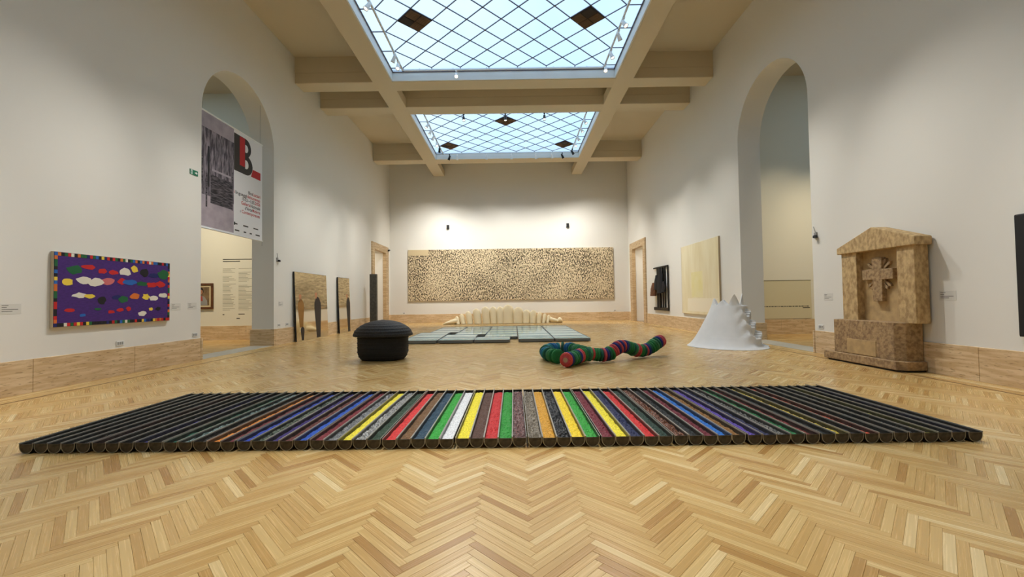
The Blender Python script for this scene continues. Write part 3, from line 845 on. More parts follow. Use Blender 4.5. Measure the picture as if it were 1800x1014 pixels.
for r, row in enumerate(ROWS):
    for c, (a, b) in enumerate(row):
        wd, dp = 1.075, 1.048
        y0 = 12.61 + 1.075 * r if c < 3 else 12.73 + 1.056 * r
        if 'b' not in tray_cache:
            mb = MB(); h = 0.10
            P0, P1 = rounded(-wd / 2, wd / 2, 0, dp, .05), rounded(-wd / 2 + .012, wd / 2 - .012, .012, dp - .012, .04)
            n = len(P0)
            mb.add([(x, y, .018) for x, y in P0] + [(x, y, h) for x, y in P0] + [(x, y, h) for x, y in P1] + [(x, y, .03) for x, y in P1],
                   [(q * n + i, q * n + (i + 1) % n, (q + 1) * n + (i + 1) % n, (q + 1) * n + i) for q in range(3) for i in range(n)] + [tuple(range(n))[::-1], tuple(range(3 * n, 4 * n))])
            tray_cache['b'] = mb.mesh('tray_body', M['tray_metal'])
            tray_cache['w'] = MB().add([(x, y, h - .006) for x, y in P1], [tuple(range(n))]).mesh('water', M['water'])
            tray_cache['f'] = MB().box(-wd / 2 + .06, wd / 2 - .06, .05, dp - .05, 0, .02).mesh('base', M['black'])  # black block puts the shadow under the tray into colour
        t = thing('water_tray', 'shallow metal tray of blue water, %s in the %s row' % (CN[c], RN[r]), 'tray', ((a + b) / 2, y0, 0), 'trays of blue water')
        link(tray_cache['b'], 'tray_body', t); link(tray_cache['w'], 'water', t); link(tray_cache['f'], 'base', t)

# ================================================================== ivory segmented sculpture at the back
t = thing('vertebra_sculpture', 'long ivory sculpture of upright arched segments lying before the back wall', 'sculpture', (-0.6, 22.9, 0))
SEG = [(-2.98, .17, .40, -.5), (-2.72, .22, .52, -.42), (-2.36, .30, .66, -.32), (-1.93, .36, .80, -.24), (-1.47, .38, .90, -.14), (-1.08, .33, .90, -.07), (-0.72, .35, .90, -.03), (-0.31, .50, .99, 0), (0.22, .46, .85, .03),
       (0.66, .34, .71, .06), (1.02, .32, .68, .1), (1.34, .24, .58, .22), (1.60, .17, .49, .34), (1.80, .15, .41, .45)]
for x, wd, h, lean in SEG:
    mb = MB(); rings = []
    for s_ in range(9):                          # lofted arch: wide foot, round top
        a = pi * s_ / 8
        pass
    for k in range(19):
        f = k / 18 if k < 12 else 12 / 18 + (1 - 12 / 18) * sin((k - 11) / 7 * pi / 2)
        z = h * f
        hw = wd * .59 * (1.0 if f < .70 else sqrt(max(0.0, 1 - ((f - .70) / .30) ** 2)))
        hw = max(hw, .03); dep = .32 * (1 - .5 * f)
        cx_ = lean * h * f * 0.55 + (x + 0.6); cy_ = 0.0
        n = 16
        rings.append([(cx_ + hw * math.copysign(abs(cos(2 * pi * q / n)) ** .6, cos(2 * pi * q / n)), cy_ + dep * sin(2 * pi * q / n), z + .02) for q in range(n)])
    loft(mb, rings)
    # lean inwards: the arches tilt towards the middle
    o = mb.build('segment', M['white_canvas'], t); auto_smooth(o, 50)
mb = MB(); rings = []
for k in range(9):
    f = k / 8; x = -3.78 + .78 * f + .6; r_ = .02 + .17 * f ** .8
    rings.append([(x, -.35 * (1 - f) + .26 * cos(2 * pi * q / 12) * (.2 + .8 * f) , max(.005, r_ * 1.0 + r_ * sin(2 * pi * q / 12))) for q in range(12)])
loft(mb, rings); o = mb.build('pointed_tip', M['white_canvas'], t, True)
mb = MB(); rings = []
for f, r_, dz in ((0, .17, 0), (.3, .13, 0), (.6, .10, 0), (.78, .08, 0)):
    x = 1.92 + .65 * f + .6
    rings.append([(x, .22 * cos(2 * pi * q / 12) * (1 - .6 * f), max(.005, r_ * 1.15 + r_ * sin(2 * pi * q / 12))) for q in range(12)])
loft(mb, rings); mb.build('tail', M['white_canvas'], t, True)
mb = MB(); rings = []
for f, r_ in ((0, .07), (.25, .13), (.6, .15), (1, .10)):
    x = 2.34 + .26 * f + .6
    rings.append([(x, .2 * cos(2 * pi * q / 12), max(.005, r_ * 1.1 + r_ * sin(2 * pi * q / 12))) for q in range(12)])
loft(mb, rings); mb.build('tail_knob', M['white_canvas'], t, True)

# ================================================================== bristle caterpillar
def bez(pts, n):
    """evenly spaced points on a Catmull-Rom curve"""
    P = [Vector(p) for p in pts]; P = [P[0] * 2 - P[1]] + P + [P[-1] * 2 - P[-2]]
    S_ = []
    for i in range(1, len(P) - 2):
        for k in range(20):
            u = k / 20
            S_.append(0.5 * ((2 * P[i]) + (P[i + 1] - P[i - 1]) * u + (2 * P[i - 1] - 5 * P[i] + 4 * P[i + 1] - P[i + 2]) * u * u + (3 * P[i] - P[i - 1] - 3 * P[i + 1] + P[i + 2]) * u ** 3))
    S_.append(P[-2])
    D_ = [0]
    for a, b in zip(S_, S_[1:]): D_.append(D_[-1] + (b - a).length)
    out = []; j = 0
    for k in range(n):
        d = D_[-1] * k / (n - 1)
        while j < len(D_) - 2 and D_[j + 1] < d: j += 1
        f = (d - D_[j]) / max(1e-9, D_[j + 1] - D_[j]); out.append(S_[j].lerp(S_[j + 1], f))
    return out
WC = {'g': (40, 138, 70), 'G': (24, 104, 80), 't': (34, 146, 152), 'b': (40, 124, 180), 'n': (42, 48, 132), 'p': (222, 88, 98), 'r': (234, 84, 76), 'l': (84, 156, 104)}
WM = {k: mat('bristle_' + k, c, 0.8, var=0.45, vscale=90, bump=0.6, bscale=180) for k, c in WC.items()}
M['wood_core'] = mat('wood_core', (186, 150, 120), .7)
t = thing('bristle_caterpillar', 'long coiled caterpillar of green, blue and pink bristle rings on the parquet', 'sculpture', (1.6, 8.7, 0))
A_ = [(0.97, 7.93, .145), (1.10, 8.12, .145), (1.26, 8.34, .155), (1.42, 8.46, .18), (1.60, 8.52, .165), (1.76, 8.55, .145), (1.92, 8.62, .16), (2.06, 8.70, .23), (2.21, 8.80, .285), (2.38, 8.92, .25), (2.60, 9.08, .17), (2.80, 9.20, .145), (2.97, 9.28, .19), (3.12, 9.36, .27), (3.27, 9.46, .33)]
SEQA = 'r' + 'nGglgGnprggGlrggGpnGgrpnpnrnGggGlprggGpnGgglGnpp'
B_ = [(0.86, 8.42, .145), (0.75, 8.66, .145), (0.68, 9.05, .145), (0.72, 9.42, .145), (0.86, 9.72, .145), (1.05, 9.86, .145), (1.24, 9.78, .145), (1.36, 9.50, .145), (1.42, 9.1, .15), (1.45, 8.75, .16)]
SEQB = 'gglGtbgGtttbbtGbbgGlggGgg'
def ring_mesh(c, rad, face=False):
    mb = MB(); n = 20
    rr = random.Random(hash(c) % 1000)
    rings = []
    for f, s_ in ((-1, .45), (-.95, .90), (-.55, .985), (0, 1.0), (.55, .985), (.95, .90), (1, .45)):
        rings.append([(rad * s_ * cos(2 * pi * q / n) * rr.uniform(.97, 1.03), rad * s_ * sin(2 * pi * q / n) * rr.uniform(.97, 1.03), f * 0.027) for q in range(n)])
    loft(mb, rings)
    me = mb.mesh('bristle_ring', WM[c]); me.polygons.foreach_set('use_smooth', [True] * len(me.polygons))
    return me
RM = {c: ring_mesh(c, 0.140) for c in WC}
for path, seq in ((A_, SEQA), (B_, SEQB)):
    P = bez(path, len(seq))
    for i, c in enumerate(seq):
        tg = (P[min(i + 1, len(P) - 1)] - P[max(i - 1, 0)]).normalized()
        o = link(RM[c], 'bristle_ring', t, P[i] - Vector((1.6, 8.7, 0)))
        o.rotation_euler = tg.to_track_quat('Z', 'Y').to_euler()
        s_ = random.uniform(.90, 1.06); o.scale = (s_, s_, 1.0)
        if path is A_ and i == 0:
            o['label'] = 'red bristle end with a round wooden core'
            MB().lathe([(0.05, -0.040), (0.045, -0.030)], 16).build('core', M['wood_core'], o)
            MB().lathe([(0.085, -0.032), (0.06, -0.037), (0.06, -0.030)], 16).build('core_rim', WM['p'], o)

# ================================================================== white jagged mountain
t = thing('jagged_mountain', 'white mountain sculpture with jagged peaks standing by the right arch', 'sculpture', (5.58, 11.0, 0))
mb = MB(); n = 64
def foot(a): return .95 * (1 + .05 * cos(a - pi) + .03 * sin(3 * a))
SMO = [(0, 1.0), (.012, 1.0), (.06, .93), (.12, .875), (.2, .815), (.3, .755), (.4, .70), (.5, .65), (.6, .605), (.7, .56), (.8, .515), (.9, .47), (1.0, .43), (1.06, .405)]
def smo(z):
    for (z0, a0), (z1, a1) in zip(SMO, SMO[1:]):
        if z <= z1: return a0 + (a1 - a0) * (z - z0) / (z1 - z0)
    return SMO[-1][1]
def stair(z):
    if z < .05: return smo(z)
    f = (z - .05) / .27; k = int(f); u = f - k
    lo = smo(.05 + .27 * k) ; hi = smo(min(1.06, .05 + .27 * (k + 1)))
    return hi + (lo - hi) * (1.0 - min(1, u * 1.25)) * .25 + (.075 if u > .35 else .0) * min(1, (u - .35) * 4 if u > .35 else 0)
rings = []
LZ = [0, .012, .05] + [.05 + .27 * k + .27 * u for k in range(4) for u in (.08, .2, .32, .44, .56, .68, .80, .92, .999) if .05 + .27 * k + .27 * u < 1.07]
for z in LZ:
    ring = []
    for k in range(n):
        a = 2 * pi * k / n
        d = (a + radians(20) + pi) % (2 * pi) - pi
        wt = max(0.0, cos(d * 1.05)) ** 1.5 if abs(d) < 1.45 else 0
        tri = 1 - abs(2 * ((k / 7 + .35) % 1) - 1)
        pet = 1 + .05 * wt * (tri - .5)
        r_ = foot(a) * ((1 - wt) * smo(z) + wt * stair(max(0.0, min(1.06, z - .20 * (tri - .5) * min(1, z * 4))))) * (pet if z > .06 else 1) * (1 + .012 * sin(7 * a + 5 * z))
        ring.append((r_ * cos(a), r_ * sin(a), z))
    rings.append(ring)
top = [(foot(2 * pi * k / n) * .40 * cos(2 * pi * k / n), foot(2 * pi * k / n) * .40 * sin(2 * pi * k / n), 1.07) for k in range(n)]
HP = [.14, .16, .20, .16, .14, .29, .30, .18]
def crown_z(k):
    u = k / 8 - .35; i = int(math.floor(u)) % 8; f = u - math.floor(u)
    return 1.04 + HP[i] * 1.1 * (1 - abs(2 * f - 1)) ** .75
rings.append(top)
for f_ in (.5, 1.0): rings.append([(x * (1 - .05 * f_), y * (1 - .05 * f_), 1.07 + (crown_z(k) - 1.07) * f_) for k, (x, y, z) in enumerate(top)])
rings.append([(x * .88, y * .88, crown_z(k) - .02) for k, (x, y, z) in enumerate(top)])
rings.append([(x * .78, y * .78, 1.0) for x, y, z in top])
rings.append([(x * .2, y * .2, .98) for x, y, z in top])
loft(mb, rings)
o = mb.build('shell', M['white_sheet'], t); auto_smooth(o, 38)
MB().prism([(foot(2 * pi * k / n) * .985 * cos(2 * pi * k / n), foot(2 * pi * k / n) * .985 * sin(2 * pi * k / n)) for k in range(n)], .012, lambda u, v, d: (u, v, d)).build('dark_base', M['black'], t)

# ================================================================== stone tomb front on the right wall
t = thing('stone_tomb', 'carved stone tomb front with pediment and cross against the right wall', 'sculpture', (6.77, 7.7, 0))
def rw(y0, y1, z0, z1, x0, x1, name, mt, bv=.01, parent=None):
    o = MB().box(x0 - 6.77, x1 - 6.77, y0 - 7.7, y1 - 7.7, z0, z1).build(name, mt, parent or t)
    return bevel(o, bv)
FX = lambda d: (lambda u, v, dd: (d + dd - 6.77, u - 7.7, v))
MB().box(6.33 - 6.77, 6.76 - 6.77, 6.98 - 7.7, 8.58 - 7.7, 0, .03).build('shadow_gap_base', M['black'], t)
bevel(MB().prism([(6.29, 8.64), (6.29, 7.03), (6.40, 6.94), (6.73, 6.94), (6.73, 8.70), (6.35, 8.70)], .145, lambda u, v, d: (u - 6.77, v - 7.7, .03 + d)).build('plinth', M['stone_dark'], t), .012)
bevel(MB().prism([(6.35, 8.44), (6.35, 7.12), (6.45, 7.0), (6.73, 7.0), (6.73, 8.48)], .64, lambda u, v, d: (u - 6.77, v - 7.7, .17 + d)).build('tomb_block', M['stone_dark'], t), .012)
rw(7.47, 8.11, .19, .46, 6.343, 6.36, 'plaque', M['stone_light'], .004)
rw(8.02, 8.38, .80, 2.10, 6.50, 6.73, 'pilaster', M['stone'])
rw(6.86, 7.18, .80, 2.10, 6.50, 6.73, 'pilaster', M['stone'])
rw(7.10, 8.10, .80, 2.12, 6.63, 6.73, 'back_panel', M['stone_light'])
bevel(MB().prism([(8.44, 2.08), (8.44, 2.20), (7.62, 2.50), (6.80, 2.22), (6.80, 2.08)], .29, lambda u, v, d: (6.455 + d - 6.77, u - 7.7, v)).build('pediment', M['stone'], t), .014)
cr = MB(); cy_, hw_ = 7.63, .10
pts = [(cy_ - hw_, 1.16), (cy_ + hw_, 1.16), (cy_ + hw_, 1.55), (cy_ + .32, 1.55), (cy_ + .32, 1.74), (cy_ + hw_, 1.74), (cy_ + hw_, 1.95), (cy_ - hw_, 1.95), (cy_ - hw_, 1.74), (cy_ - .32, 1.74), (cy_ - .32, 1.55), (cy_ - hw_, 1.55)]
cr.prism(pts, .085, lambda u, v, d: (6.63 - d - 6.77, u - 7.7, v)); bevel(cr.build('cross', M['stone_dark'], t), .008)
for a in (45, 63, 117, 135, 225, 315, 300, 240):
    r_ = MB(); ca, sa = cos(radians(a)), sin(radians(a))
    p0, p1 = Vector((ca * .10, sa * .10)), Vector((ca * .30, sa * .28)); nn_ = Vector((-sa, ca)) * .022
    q = [p0 - nn_ * .6, p1 - nn_, p1 + Vector((ca, sa)) * .03, p1 + nn_, p0 + nn_ * .6]
    r_.prism([(cy_ + v.x, 1.645 + v.y) for v in q], .05, lambda u, v, d: (6.63 - d - 6.77, u - 7.7, v)); r_.build('ray', M['stone_dark'], t)

# ================================================================== flat works on the walls
def panel_l(name, label, cat, y0, y1, z0, z1, dep, mt, edge, x=XL):
    t = thing(name, label, cat, (x, (y0 + y1) / 2, z0))
    a, b = y0 - (y0 + y1) / 2, y1 - (y0 + y1) / 2
    return t, a, b, z1 - z0
# purple patchwork panel, abstract
t = thing('patchwork_textile', 'purple patchwork textile with bright chequered border on the left wall', 'textile', (XL + .002, 7.675, .94))
M['purple'] = mat('purple_cloth', (72, 36, 118), .85, var=.25, vscale=16, bump=.15, bscale=120, stretch=(1, 1, 5))
M['stretcher'] = mat('stretcher_edge', (206, 192, 164), .7)
W2, HH = 1.115, 1.20
MB().box(.003, .05, -W2, W2, 0, HH).build('stretcher', M['stretcher'], t)
MB().box(.05, .054, -W2 + .005, W2 - .005, .012, HH - .005).build('field', M['purple'], t)
PC = {'red': (196, 34, 30), 'yellow': (238, 206, 70), 'black': (26, 22, 24), 'green': (28, 96, 52), 'blue': (34, 98, 176), 'white': (228, 220, 204), 'orange': (214, 112, 40), 'navy': (26, 32, 96), 'pink': (206, 110, 110)}
PM = {k: mat('cloth_' + k, c, .85) for k, c in PC.items()}
rr = random.Random(5)
keys = ['red', 'yellow', 'black', 'green', 'blue', 'orange', 'black', 'red', 'green', 'navy', 'white', 'black']
bm_ = {k: MB().box(0, .003, -.0235, .0235, -.0275, .0275).mesh('border_block', PM[k]) for k in PM}
nb = 44
for k in range(nb):
    y = -W2 + .03 + (2 * W2 - .06) * k / (nb - 1)
    for z in (.042, HH - .036): link(bm_[rr.choice(keys)], 'border_block', t, (.054, y, z))
nv = 19
for k in range(nv):
    z = .042 + (HH - .078) * (k + 1) / (nv + 1)
    for y in (-W2 + .03, W2 - .03): link(bm_[rr.choice(keys)], 'border_block', t, (.054, y, z), scale=(1, 1, 1.02))
# loose abstract patches: plain blots, stripes and dots, spread over the field
def blot(y, z, ry, rz_, key, seed, ang=0, n=11, lay=0):
    q = random.Random(seed); pts = []
    for k in range(n):
        a = 2 * pi * k / n; r_ = q.uniform(.72, 1.12)
        u, v = ry * r_ * cos(a), rz_ * r_ * sin(a); pts.append((y + u * cos(ang) - v * sin(ang), z + u * sin(ang) + v * cos(ang)))
    MB().prism(pts, .0014, lambda u, v, d: (.0545 + .0012 * lay + d, u, v)).build('patch', PM[key], t)
cols_ = ['red', 'white', 'green', 'yellow', 'red', 'blue', 'white', 'orange', 'black', 'red', 'green', 'pink', 'yellow', 'navy', 'white', 'red']
for i in range(36):
    row, c = divmod(i, 9)
    y = -.86 + .215 * c + (.10 if row % 2 else 0) + rr.uniform(-.05, .05); z = .22 + .25 * row + rr.uniform(-.06, .06)
    blot(min(y, .95), z, rr.uniform(.05, .11) * (1 + .22 * row), rr.uniform(.03, .07) * (.8 + .2 * row), cols_[(i * 5 + row) % 16], i, lay=i % 3)
# exhibition banner in the left arch
BX = -7.30
t = thing('exhibition_banner', 'large exhibition banner hanging in the left arch with grey picture and black and red letter', 'banner', (BX, 10.98, 3.10))
M['banner'] = mat('banner_cloth', (228, 226, 224), .8, bump=.05, bscale=3)
bn0, bn1, bh = 9.77 - 10.98, 12.24 - 10.98, 2.78
MB().box(0, .006, bn0, bn1, 0, bh).build('cloth', M['banner'], t)
MB().tube([(0.003, bn0, bh + .015), (0.003, bn1 + .02, bh + .015)], .018, 8).build('top_rod', M['lamp_white'], t)
MB().tube([(0.003, bn0, -.015), (0.003, bn1 + .02, -.015)], .018, 8).build('bottom_rod', M['lamp_white'], t)
MB().tube([(0.003, bn1, -.02), (0.003, bn1, -.16)], .006, 6).build('cord', M['grey_plastic'], t)
for y in (bn0 + .1, bn1 - .1):
    zt = 9.0
    cy, r, zs = ARCH[-1]
    zz = zs + sqrt(max(0, r * r - (y + 10.98 - cy) ** 2)) - 3.10
    MB().tube([(0.003, y, bh), (0.003, y, zz)], .004, 5).build('cord', M['grey_plastic'], t)
gm = mat('grey_print', (150, 140, 146), .8, var=.7, vscale=3.2, col2=(70, 64, 70), stretch=(1, 5, 1), detail=9)
gm2 = mat('grey_print_dark', (104, 96, 100), .8, var=.8, vscale=5, col2=(38, 34, 38), stretch=(1, 1, 7), detail=9)
gm3 = mat('grey_print_light', (176, 164, 170), .8, var=.2, vscale=4, detail=6)
bd = 10.99 - 10.98
def bp(name, y0, y1, z0, z1, mt, d): MB().box(.006, .006 + d, y0, y1, z0, z1).build(name, mt, t)
bp('print_ground', bn0, bd, .03, bh - .01, gm3, .0008)
bp('print_block', bn0, bd, .78, bh - .38, gm, .0014)
bp('print_block', -.86, -.02, 1.58, 2.28, gm, .0019)
bp('print_block', -.84, -.04, .62, 1.32, gm2, .0024)
bp('print_block', -.94, -.88, 1.0, 1.98, M['black'], .0024)
bp('print_block', bn0, -1.10, 1.1, 1.7, gm2, .0020)
bp('print_block', -1.0, -.95, .5, 1.3, gm2, .0022)
bp('print_block', -.07, -.03, .60, 1.6, gm2, .0026)
bp('print_block', -.80, -.10, 1.42, 1.47, gm3, .0028)
M['letter_dark'] = mat('letter_dark', (52, 46, 40), .7); M['letter_red'] = mat('letter_red', (184, 34, 32), .7)
bfn = lambda oy, oz, d0: (lambda u, v, d: (.006 + d0, oy + u, oz + v))
# the big dark B and red L
def shape(pts, mt, d, name): MB().prism(pts, .001, lambda u, v, dd: (.006 + d + dd, u, v)).build(name, mt, t)
by0, bz0 = .015, 1.70
def arcp(cx_, cz_, rx, rz_, a0, a1, n=10): return [(cx_ + rx * cos(a0 + (a1 - a0) * k / n), cz_ + rz_ * sin(a0 + (a1 - a0) * k / n)) for k in range(n + 1)]
B_out = [(0, 0), (.46, 0)] + arcp(.50, .27, .29, .27, -pi / 2, pi / 2 * .75) + arcp(.48, .74, .24, .25, -pi / 2 * .6, pi / 2) + [(0, .99)]
shape([(by0 + u, bz0 + v) for u, v in B_out], M['letter_dark'], .0006, 'letter_b')
for cz_, rz_, rx in ((.285, .12, .14), (.72, .105, .12)):
    shape([(by0 + u, bz0 + v) for u, v in [(.46, cz_ - rz_)] + arcp(.50, cz_, rx * .75, rz_, -pi / 2, pi / 2) + [(.46, cz_ + rz_)]], M['banner'], .0014, 'letter_counter')
shape([(by0 + .23, bz0 + .20), (by0 + .45, bz0 + .20), (by0 + .45, bz0 + .98), (by0 + .23, bz0 + .98)], M['letter_red'], .0014, 'letter_l')
shape([(by0 + .72, bz0 + .02), (by0 + 1.16, bz0 + .02), (by0 + 1.16, bz0 + .24), (by0 + .80, bz0 + .24)], M['letter_red'], .0004, 'letter_l_foot')
LINES = [(('Bice', 'd'), ('Lazzari', 'r')), (('i', 'r'), ('linguaggi', 'd'), ('delsuo', 'r'), ('tempo', 'r')), (('10.02\u20143.05', 'd'), ('.2026', 'r')), (('Galleria', 'r'), ('Nazionale', 'd')), (('d\u2019Arte', 'd'), ('Moderna', 'r')), (('e', 'd'), ('Contemporanea', 'r'))]
WIDTH = [.56, 1.16, .84, .86, .70, .90]
for i, ln_ in enumerate(LINES):
    tot = sum(len(s_) for s_, c in ln_); wv = WIDTH[i] * 1.0; u0 = 1.17 - wv
    for s_, c in ln_:
        wd = wv * len(s_) / tot
        z = 1.20 - .115 * i
        text_mesh('lettering', s_, .125, bfn(u0, z, .0012), M['letter_red' if c == 'r' else 'letter_dark'], t, width=wd * (.97 if len(s_) > 1 else .35), bold=.002)
        u0 += wd
for k, (y, z, l_) in enumerate(((.06, .27, .1), (.40, .27, .22), (.85, .27, .22), (.06, .10, .18), (.42, .10, .11), (.68, .10, .1), (.95, .10, .2))):
    bp('small_print', y, y + l_, z, z + .035, M['ink'], .001)
bp('small_emblem', .02, .07, .25, .33, M['black'], .0012)

# mirror panels leaning on the left wall
M['mirror'] = mat('polished_steel', (206, 198, 180), .06, metal=1.0)
M['figure_dark'] = mat('figure_dark', (40, 32, 30), .6); M['figure_ochre'] = mat('figure_ochre', (150, 104, 40), .6); M['figure_tan'] = mat('figure_tan', (190, 130, 90), .6)
def mirror(y0, y1, label):
    t = thing('mirror_panel', label, 'mirror', (-7.07, (y0 + y1) / 2, 0.003))
    hw = (y1 - y0) / 2
    t.rotation_euler = (0, -radians(2.0), 0)
    bevel(MB().box(-.05, -.002, -hw, hw, 0, 2.30).build('backing', M['black'], t), .002)
    MB().box(-.002, 0.001, -hw + .004, hw - .004, .004, 2.296).build('mirror_sheet', M['mirror'], t)
    return t
def fig(t, y, z0, z1, wd, mt, name='painted_shape', d=.001):
    h = z1 - z0
    prof = [(.28, 0), (.34, .25), (.42, .48), (.50, .72), (.46, .86), (.22, .97), (.08, 1.0)]
    pts = [(y + wd * a, z0 + h * b) for a, b in prof] + [(y - wd * a, z0 + h * b) for a, b in reversed(prof)]
    MB().prism(pts, .0015, lambda u, v, dd: (d + dd, u, v)).build(name, mt, t)
t = mirror(13.78, 16.12, 'wide mirror panel with a dark and an ochre painted shape leaning on the left wall')
fig(t, -.83, .45, 1.40, .42, M['figure_ochre']); fig(t, -.77, .02, .47, .26, M['figure_dark']); fig(t, -.86, 1.32, 1.56, .18, M['figure_tan'])
fig(t, .38, .02, 1.48, .52, M['figure_dark']); fig(t, .28, 1.42, 1.64, .18, M['figure_tan'])
t = mirror(17.2, 18.38, 'narrow mirror panel with one dark painted shape leaning on the left wall')
fig(t, .38, .02, 1.48, .40, M['figure_dark']); fig(t, .27, 1.42, 1.62, .15, M['figure_tan'])

# slate pillar
t = thing('slate_pillar', 'tall narrow dark slate pillar standing near the left doorway', 'pillar', (-6.72, 20.3, 0))
bevel(MB().box(-.16, .16, -.10, .10, .02, 2.60).build('shaft', M['monolith'], t), .01); MB().box(-.17, .17, -.11, .11, 0, .03).build('foot', M['black'], t)

# very wide speckled canvas on the back wall
def speckle():
    mt = bpy.data.materials.new('speckled_canvas'); mt.use_nodes = True
    n = mt.node_tree.nodes; l = mt.node_tree.links; b = n['Principled BSDF']; b.inputs['Roughness'].default_value = .85
    tc = n.new('ShaderNodeTexCoord'); mp = n.new('ShaderNodeMapping'); mp.inputs['Scale'].default_value = (19, 1, 11); mp.inputs['Rotation'].default_value = (0, .5, 0)
    l.new(tc.outputs['Object'], mp.inputs['Vector'])
    dn = n.new('ShaderNodeTexNoise'); dn.inputs['Scale'].default_value = .45; l.new(tc.outputs['Object'], dn.inputs['Vector'])
    ad = n.new('ShaderNodeVectorMath'); ad.operation = 'MULTIPLY_ADD'; ad.inputs[1].default_value = (9, 0, 9)
    l.new(dn.outputs['Color'], ad.inputs[0]); l.new(mp.outputs['Vector'], ad.inputs[2])
    no = n.new('ShaderNodeTexNoise'); no.inputs['Scale'].default_value = 1.0; no.inputs['Detail'].default_value = 2.0
    l.new(ad.outputs['Vector'], no.inputs['Vector'])
    den = n.new('ShaderNodeTexNoise'); den.inputs['Scale'].default_value = .6; den.inputs['Detail'].default_value = 1; l.new(tc.outputs['Object'], den.inputs['Vector'])
    mr = n.new('ShaderNodeMapRange'); mr.inputs['From Min'].default_value = .3; mr.inputs['From Max'].default_value = .7; mr.inputs['To Min'].default_value = -.035; mr.inputs['To Max'].default_value = .035
    l.new(den.outputs['Fac'], mr.inputs['Value'])
    sm = n.new('ShaderNodeMath'); sm.operation = 'ADD'; l.new(no.outputs['Fac'], sm.inputs[0]); l.new(mr.outputs['Result'], sm.inputs[1])
    rp = n.new('ShaderNodeValToRGB'); e = rp.color_ramp.elements
    e[0].position = .41; e[0].color = (*lin((58, 48, 36)), 1); e[1].position = .57; e[1].color = (*lin((226, 208, 172)), 1)
    k = e.new(.48); k.color = (*lin((164, 144, 110)), 1)
    l.new(sm.outputs[0], rp.inputs['Fac']); l.new(rp.outputs['Color'], b.inputs['Base Color'])
    return mt
M['speckle'] = speckle()
M['raw_canvas'] = mat('raw_canvas', (206, 186, 146), .85)
t = thing('speckled_canvas', 'very wide beige canvas covered in dark speckles on the back wall', 'painting', (-.15, YB, 1.27))
Bx0, Bx1 = -6.02, 6.0
MB().box(-6.0, 6.0, -.06, -.002, 0, 3.0).build('stretcher', M['raw_canvas'], t)
npan = 10
for k in range(npan):
    w_ = 12.0 / npan
    MB().box(-6.0 + w_ * k + .004, -6.0 + w_ * (k + 1) - .004, -.068, -.06, .006, 2.994 if k else 2.66).build('canvas_panel', M['speckle'], t)

# black iron panel with coats, right wall
t = thing('iron_coat_panel', 'black iron bar panel with hanging dark coats and brown sack on the right wall', 'sculpture', (XR, 19.3, .70))
def ir(y0, y1, z0, z1, d0=.03, d1=.07, name='bar', mt=None): return MB().box(-d1, -d0, y0 - 19.3, y1 - 19.3, z0, z1).build(name, mt or M['black_steel'], t)
ir(18.36, 20.24, 1.94, 2.0, name='top_bar'); ir(18.36, 20.24, 0, .14, name='bottom_bar'); ir(18.36, 18.44, .14, 1.94, name='side_bar')
for y in (18.72, 18.98): ir(y, y + .07, .14, 1.94)
ir(19.30, 19.52, .10, 1.94, .03, .09, 'plank', M['black_steel']); ir(19.56, 19.72, .10, 1.94, .03, .09, 'plank', M['black_steel'])
M['coat'] = mat('black_coat', (20, 19, 21), .85, bump=.4, bscale=14); M['sack'] = mat('brown_sack', (112, 70, 40), .9, var=.4, vscale=7, bump=.4, bscale=20)
def drape(cy_, z0, z1, wd, dep, mt, name, seed):
    mb = MB(); rings = []; q = random.Random(seed)
    for k in range(12):
        f = k / 11; z = z1 + (z0 - z1) * f
        hw = wd * (.32 + .68 * min(1, f * 2.2)) * (1 - .10 * f)
        rings.append([(-.09 - dep * (.5 + .5 * cos(2 * pi * s_ / 18)) * (.6 + .4 * f) + .006 * sin(5 * s_ + 3 * f), cy_ + hw * sin(2 * pi * s_ / 18) * q.uniform(.9, 1.06), z) for s_ in range(18)])
    loft(mb, rings); o = mb.build(name, mt, t); auto_smooth(o, 60)
drape(-.22, .78, 1.92, .34, .16, M['coat'], 'coat', 1); drape(-.56, .82, 1.30, .22, .12, M['coat'], 'coat', 2); drape(.25, .95, 1.62, .26, .16, M['coat'], 'coat', 3)
drape(.62, .66, 1.28, .34, .22, M['sack'], 'sack', 4)

# pale canvas, right wall
def pale():
    mt = mat('pale_yellow_canvas', (236, 224, 188), .8, var=.10, vscale=1.2, col2=(226, 210, 166), stretch=(1, 2.5, .5)); return mt
t = thing('pale_canvas', 'large pale cream canvas with faint yellow patch on the right wall', 'painting', (XR, 15.33, .66))
bevel(MB().box(-.06, -.002, -1.53, 1.53, 0, 2.61).build('canvas', pale(), t), .006)
M['pale_yellow'] = mat('faint_yellow', (232, 218, 150), .8, var=.2, vscale=2, col2=(234, 222, 172)); M['pale_white'] = mat('faint_white', (240, 228, 200), .8)
MB().box(-.0608, -.060, -.32, .62, .62, 1.55).build('yellow_patch', M['pale_yellow'], t)
MB().box(-.0606, -.060, -1.45, 1.0, .10, .58).build('pale_band', M['pale_white'], t)
for s_ in (-1.536, 1.53): MB().box(-.062, -.001, s_, s_ + .006, -.001, 2.612).build('edge_strip', mat('edge_wood', (170, 150, 118), .7), t)

# black panel at the right edge
t = thing('black_canvas', 'black canvas cut off by the right edge of the picture', 'painting', (XR, 4.55, .71))
bevel(MB().box(-.07, -.002, -1.1, 1.1, 0, 1.60).build('canvas', M['black'], t), .006)
bevel(MB().box(-.05, -.001, -1.112, 1.112, -.012, 1.612).build('frame', M['black_steel'], t), .004)

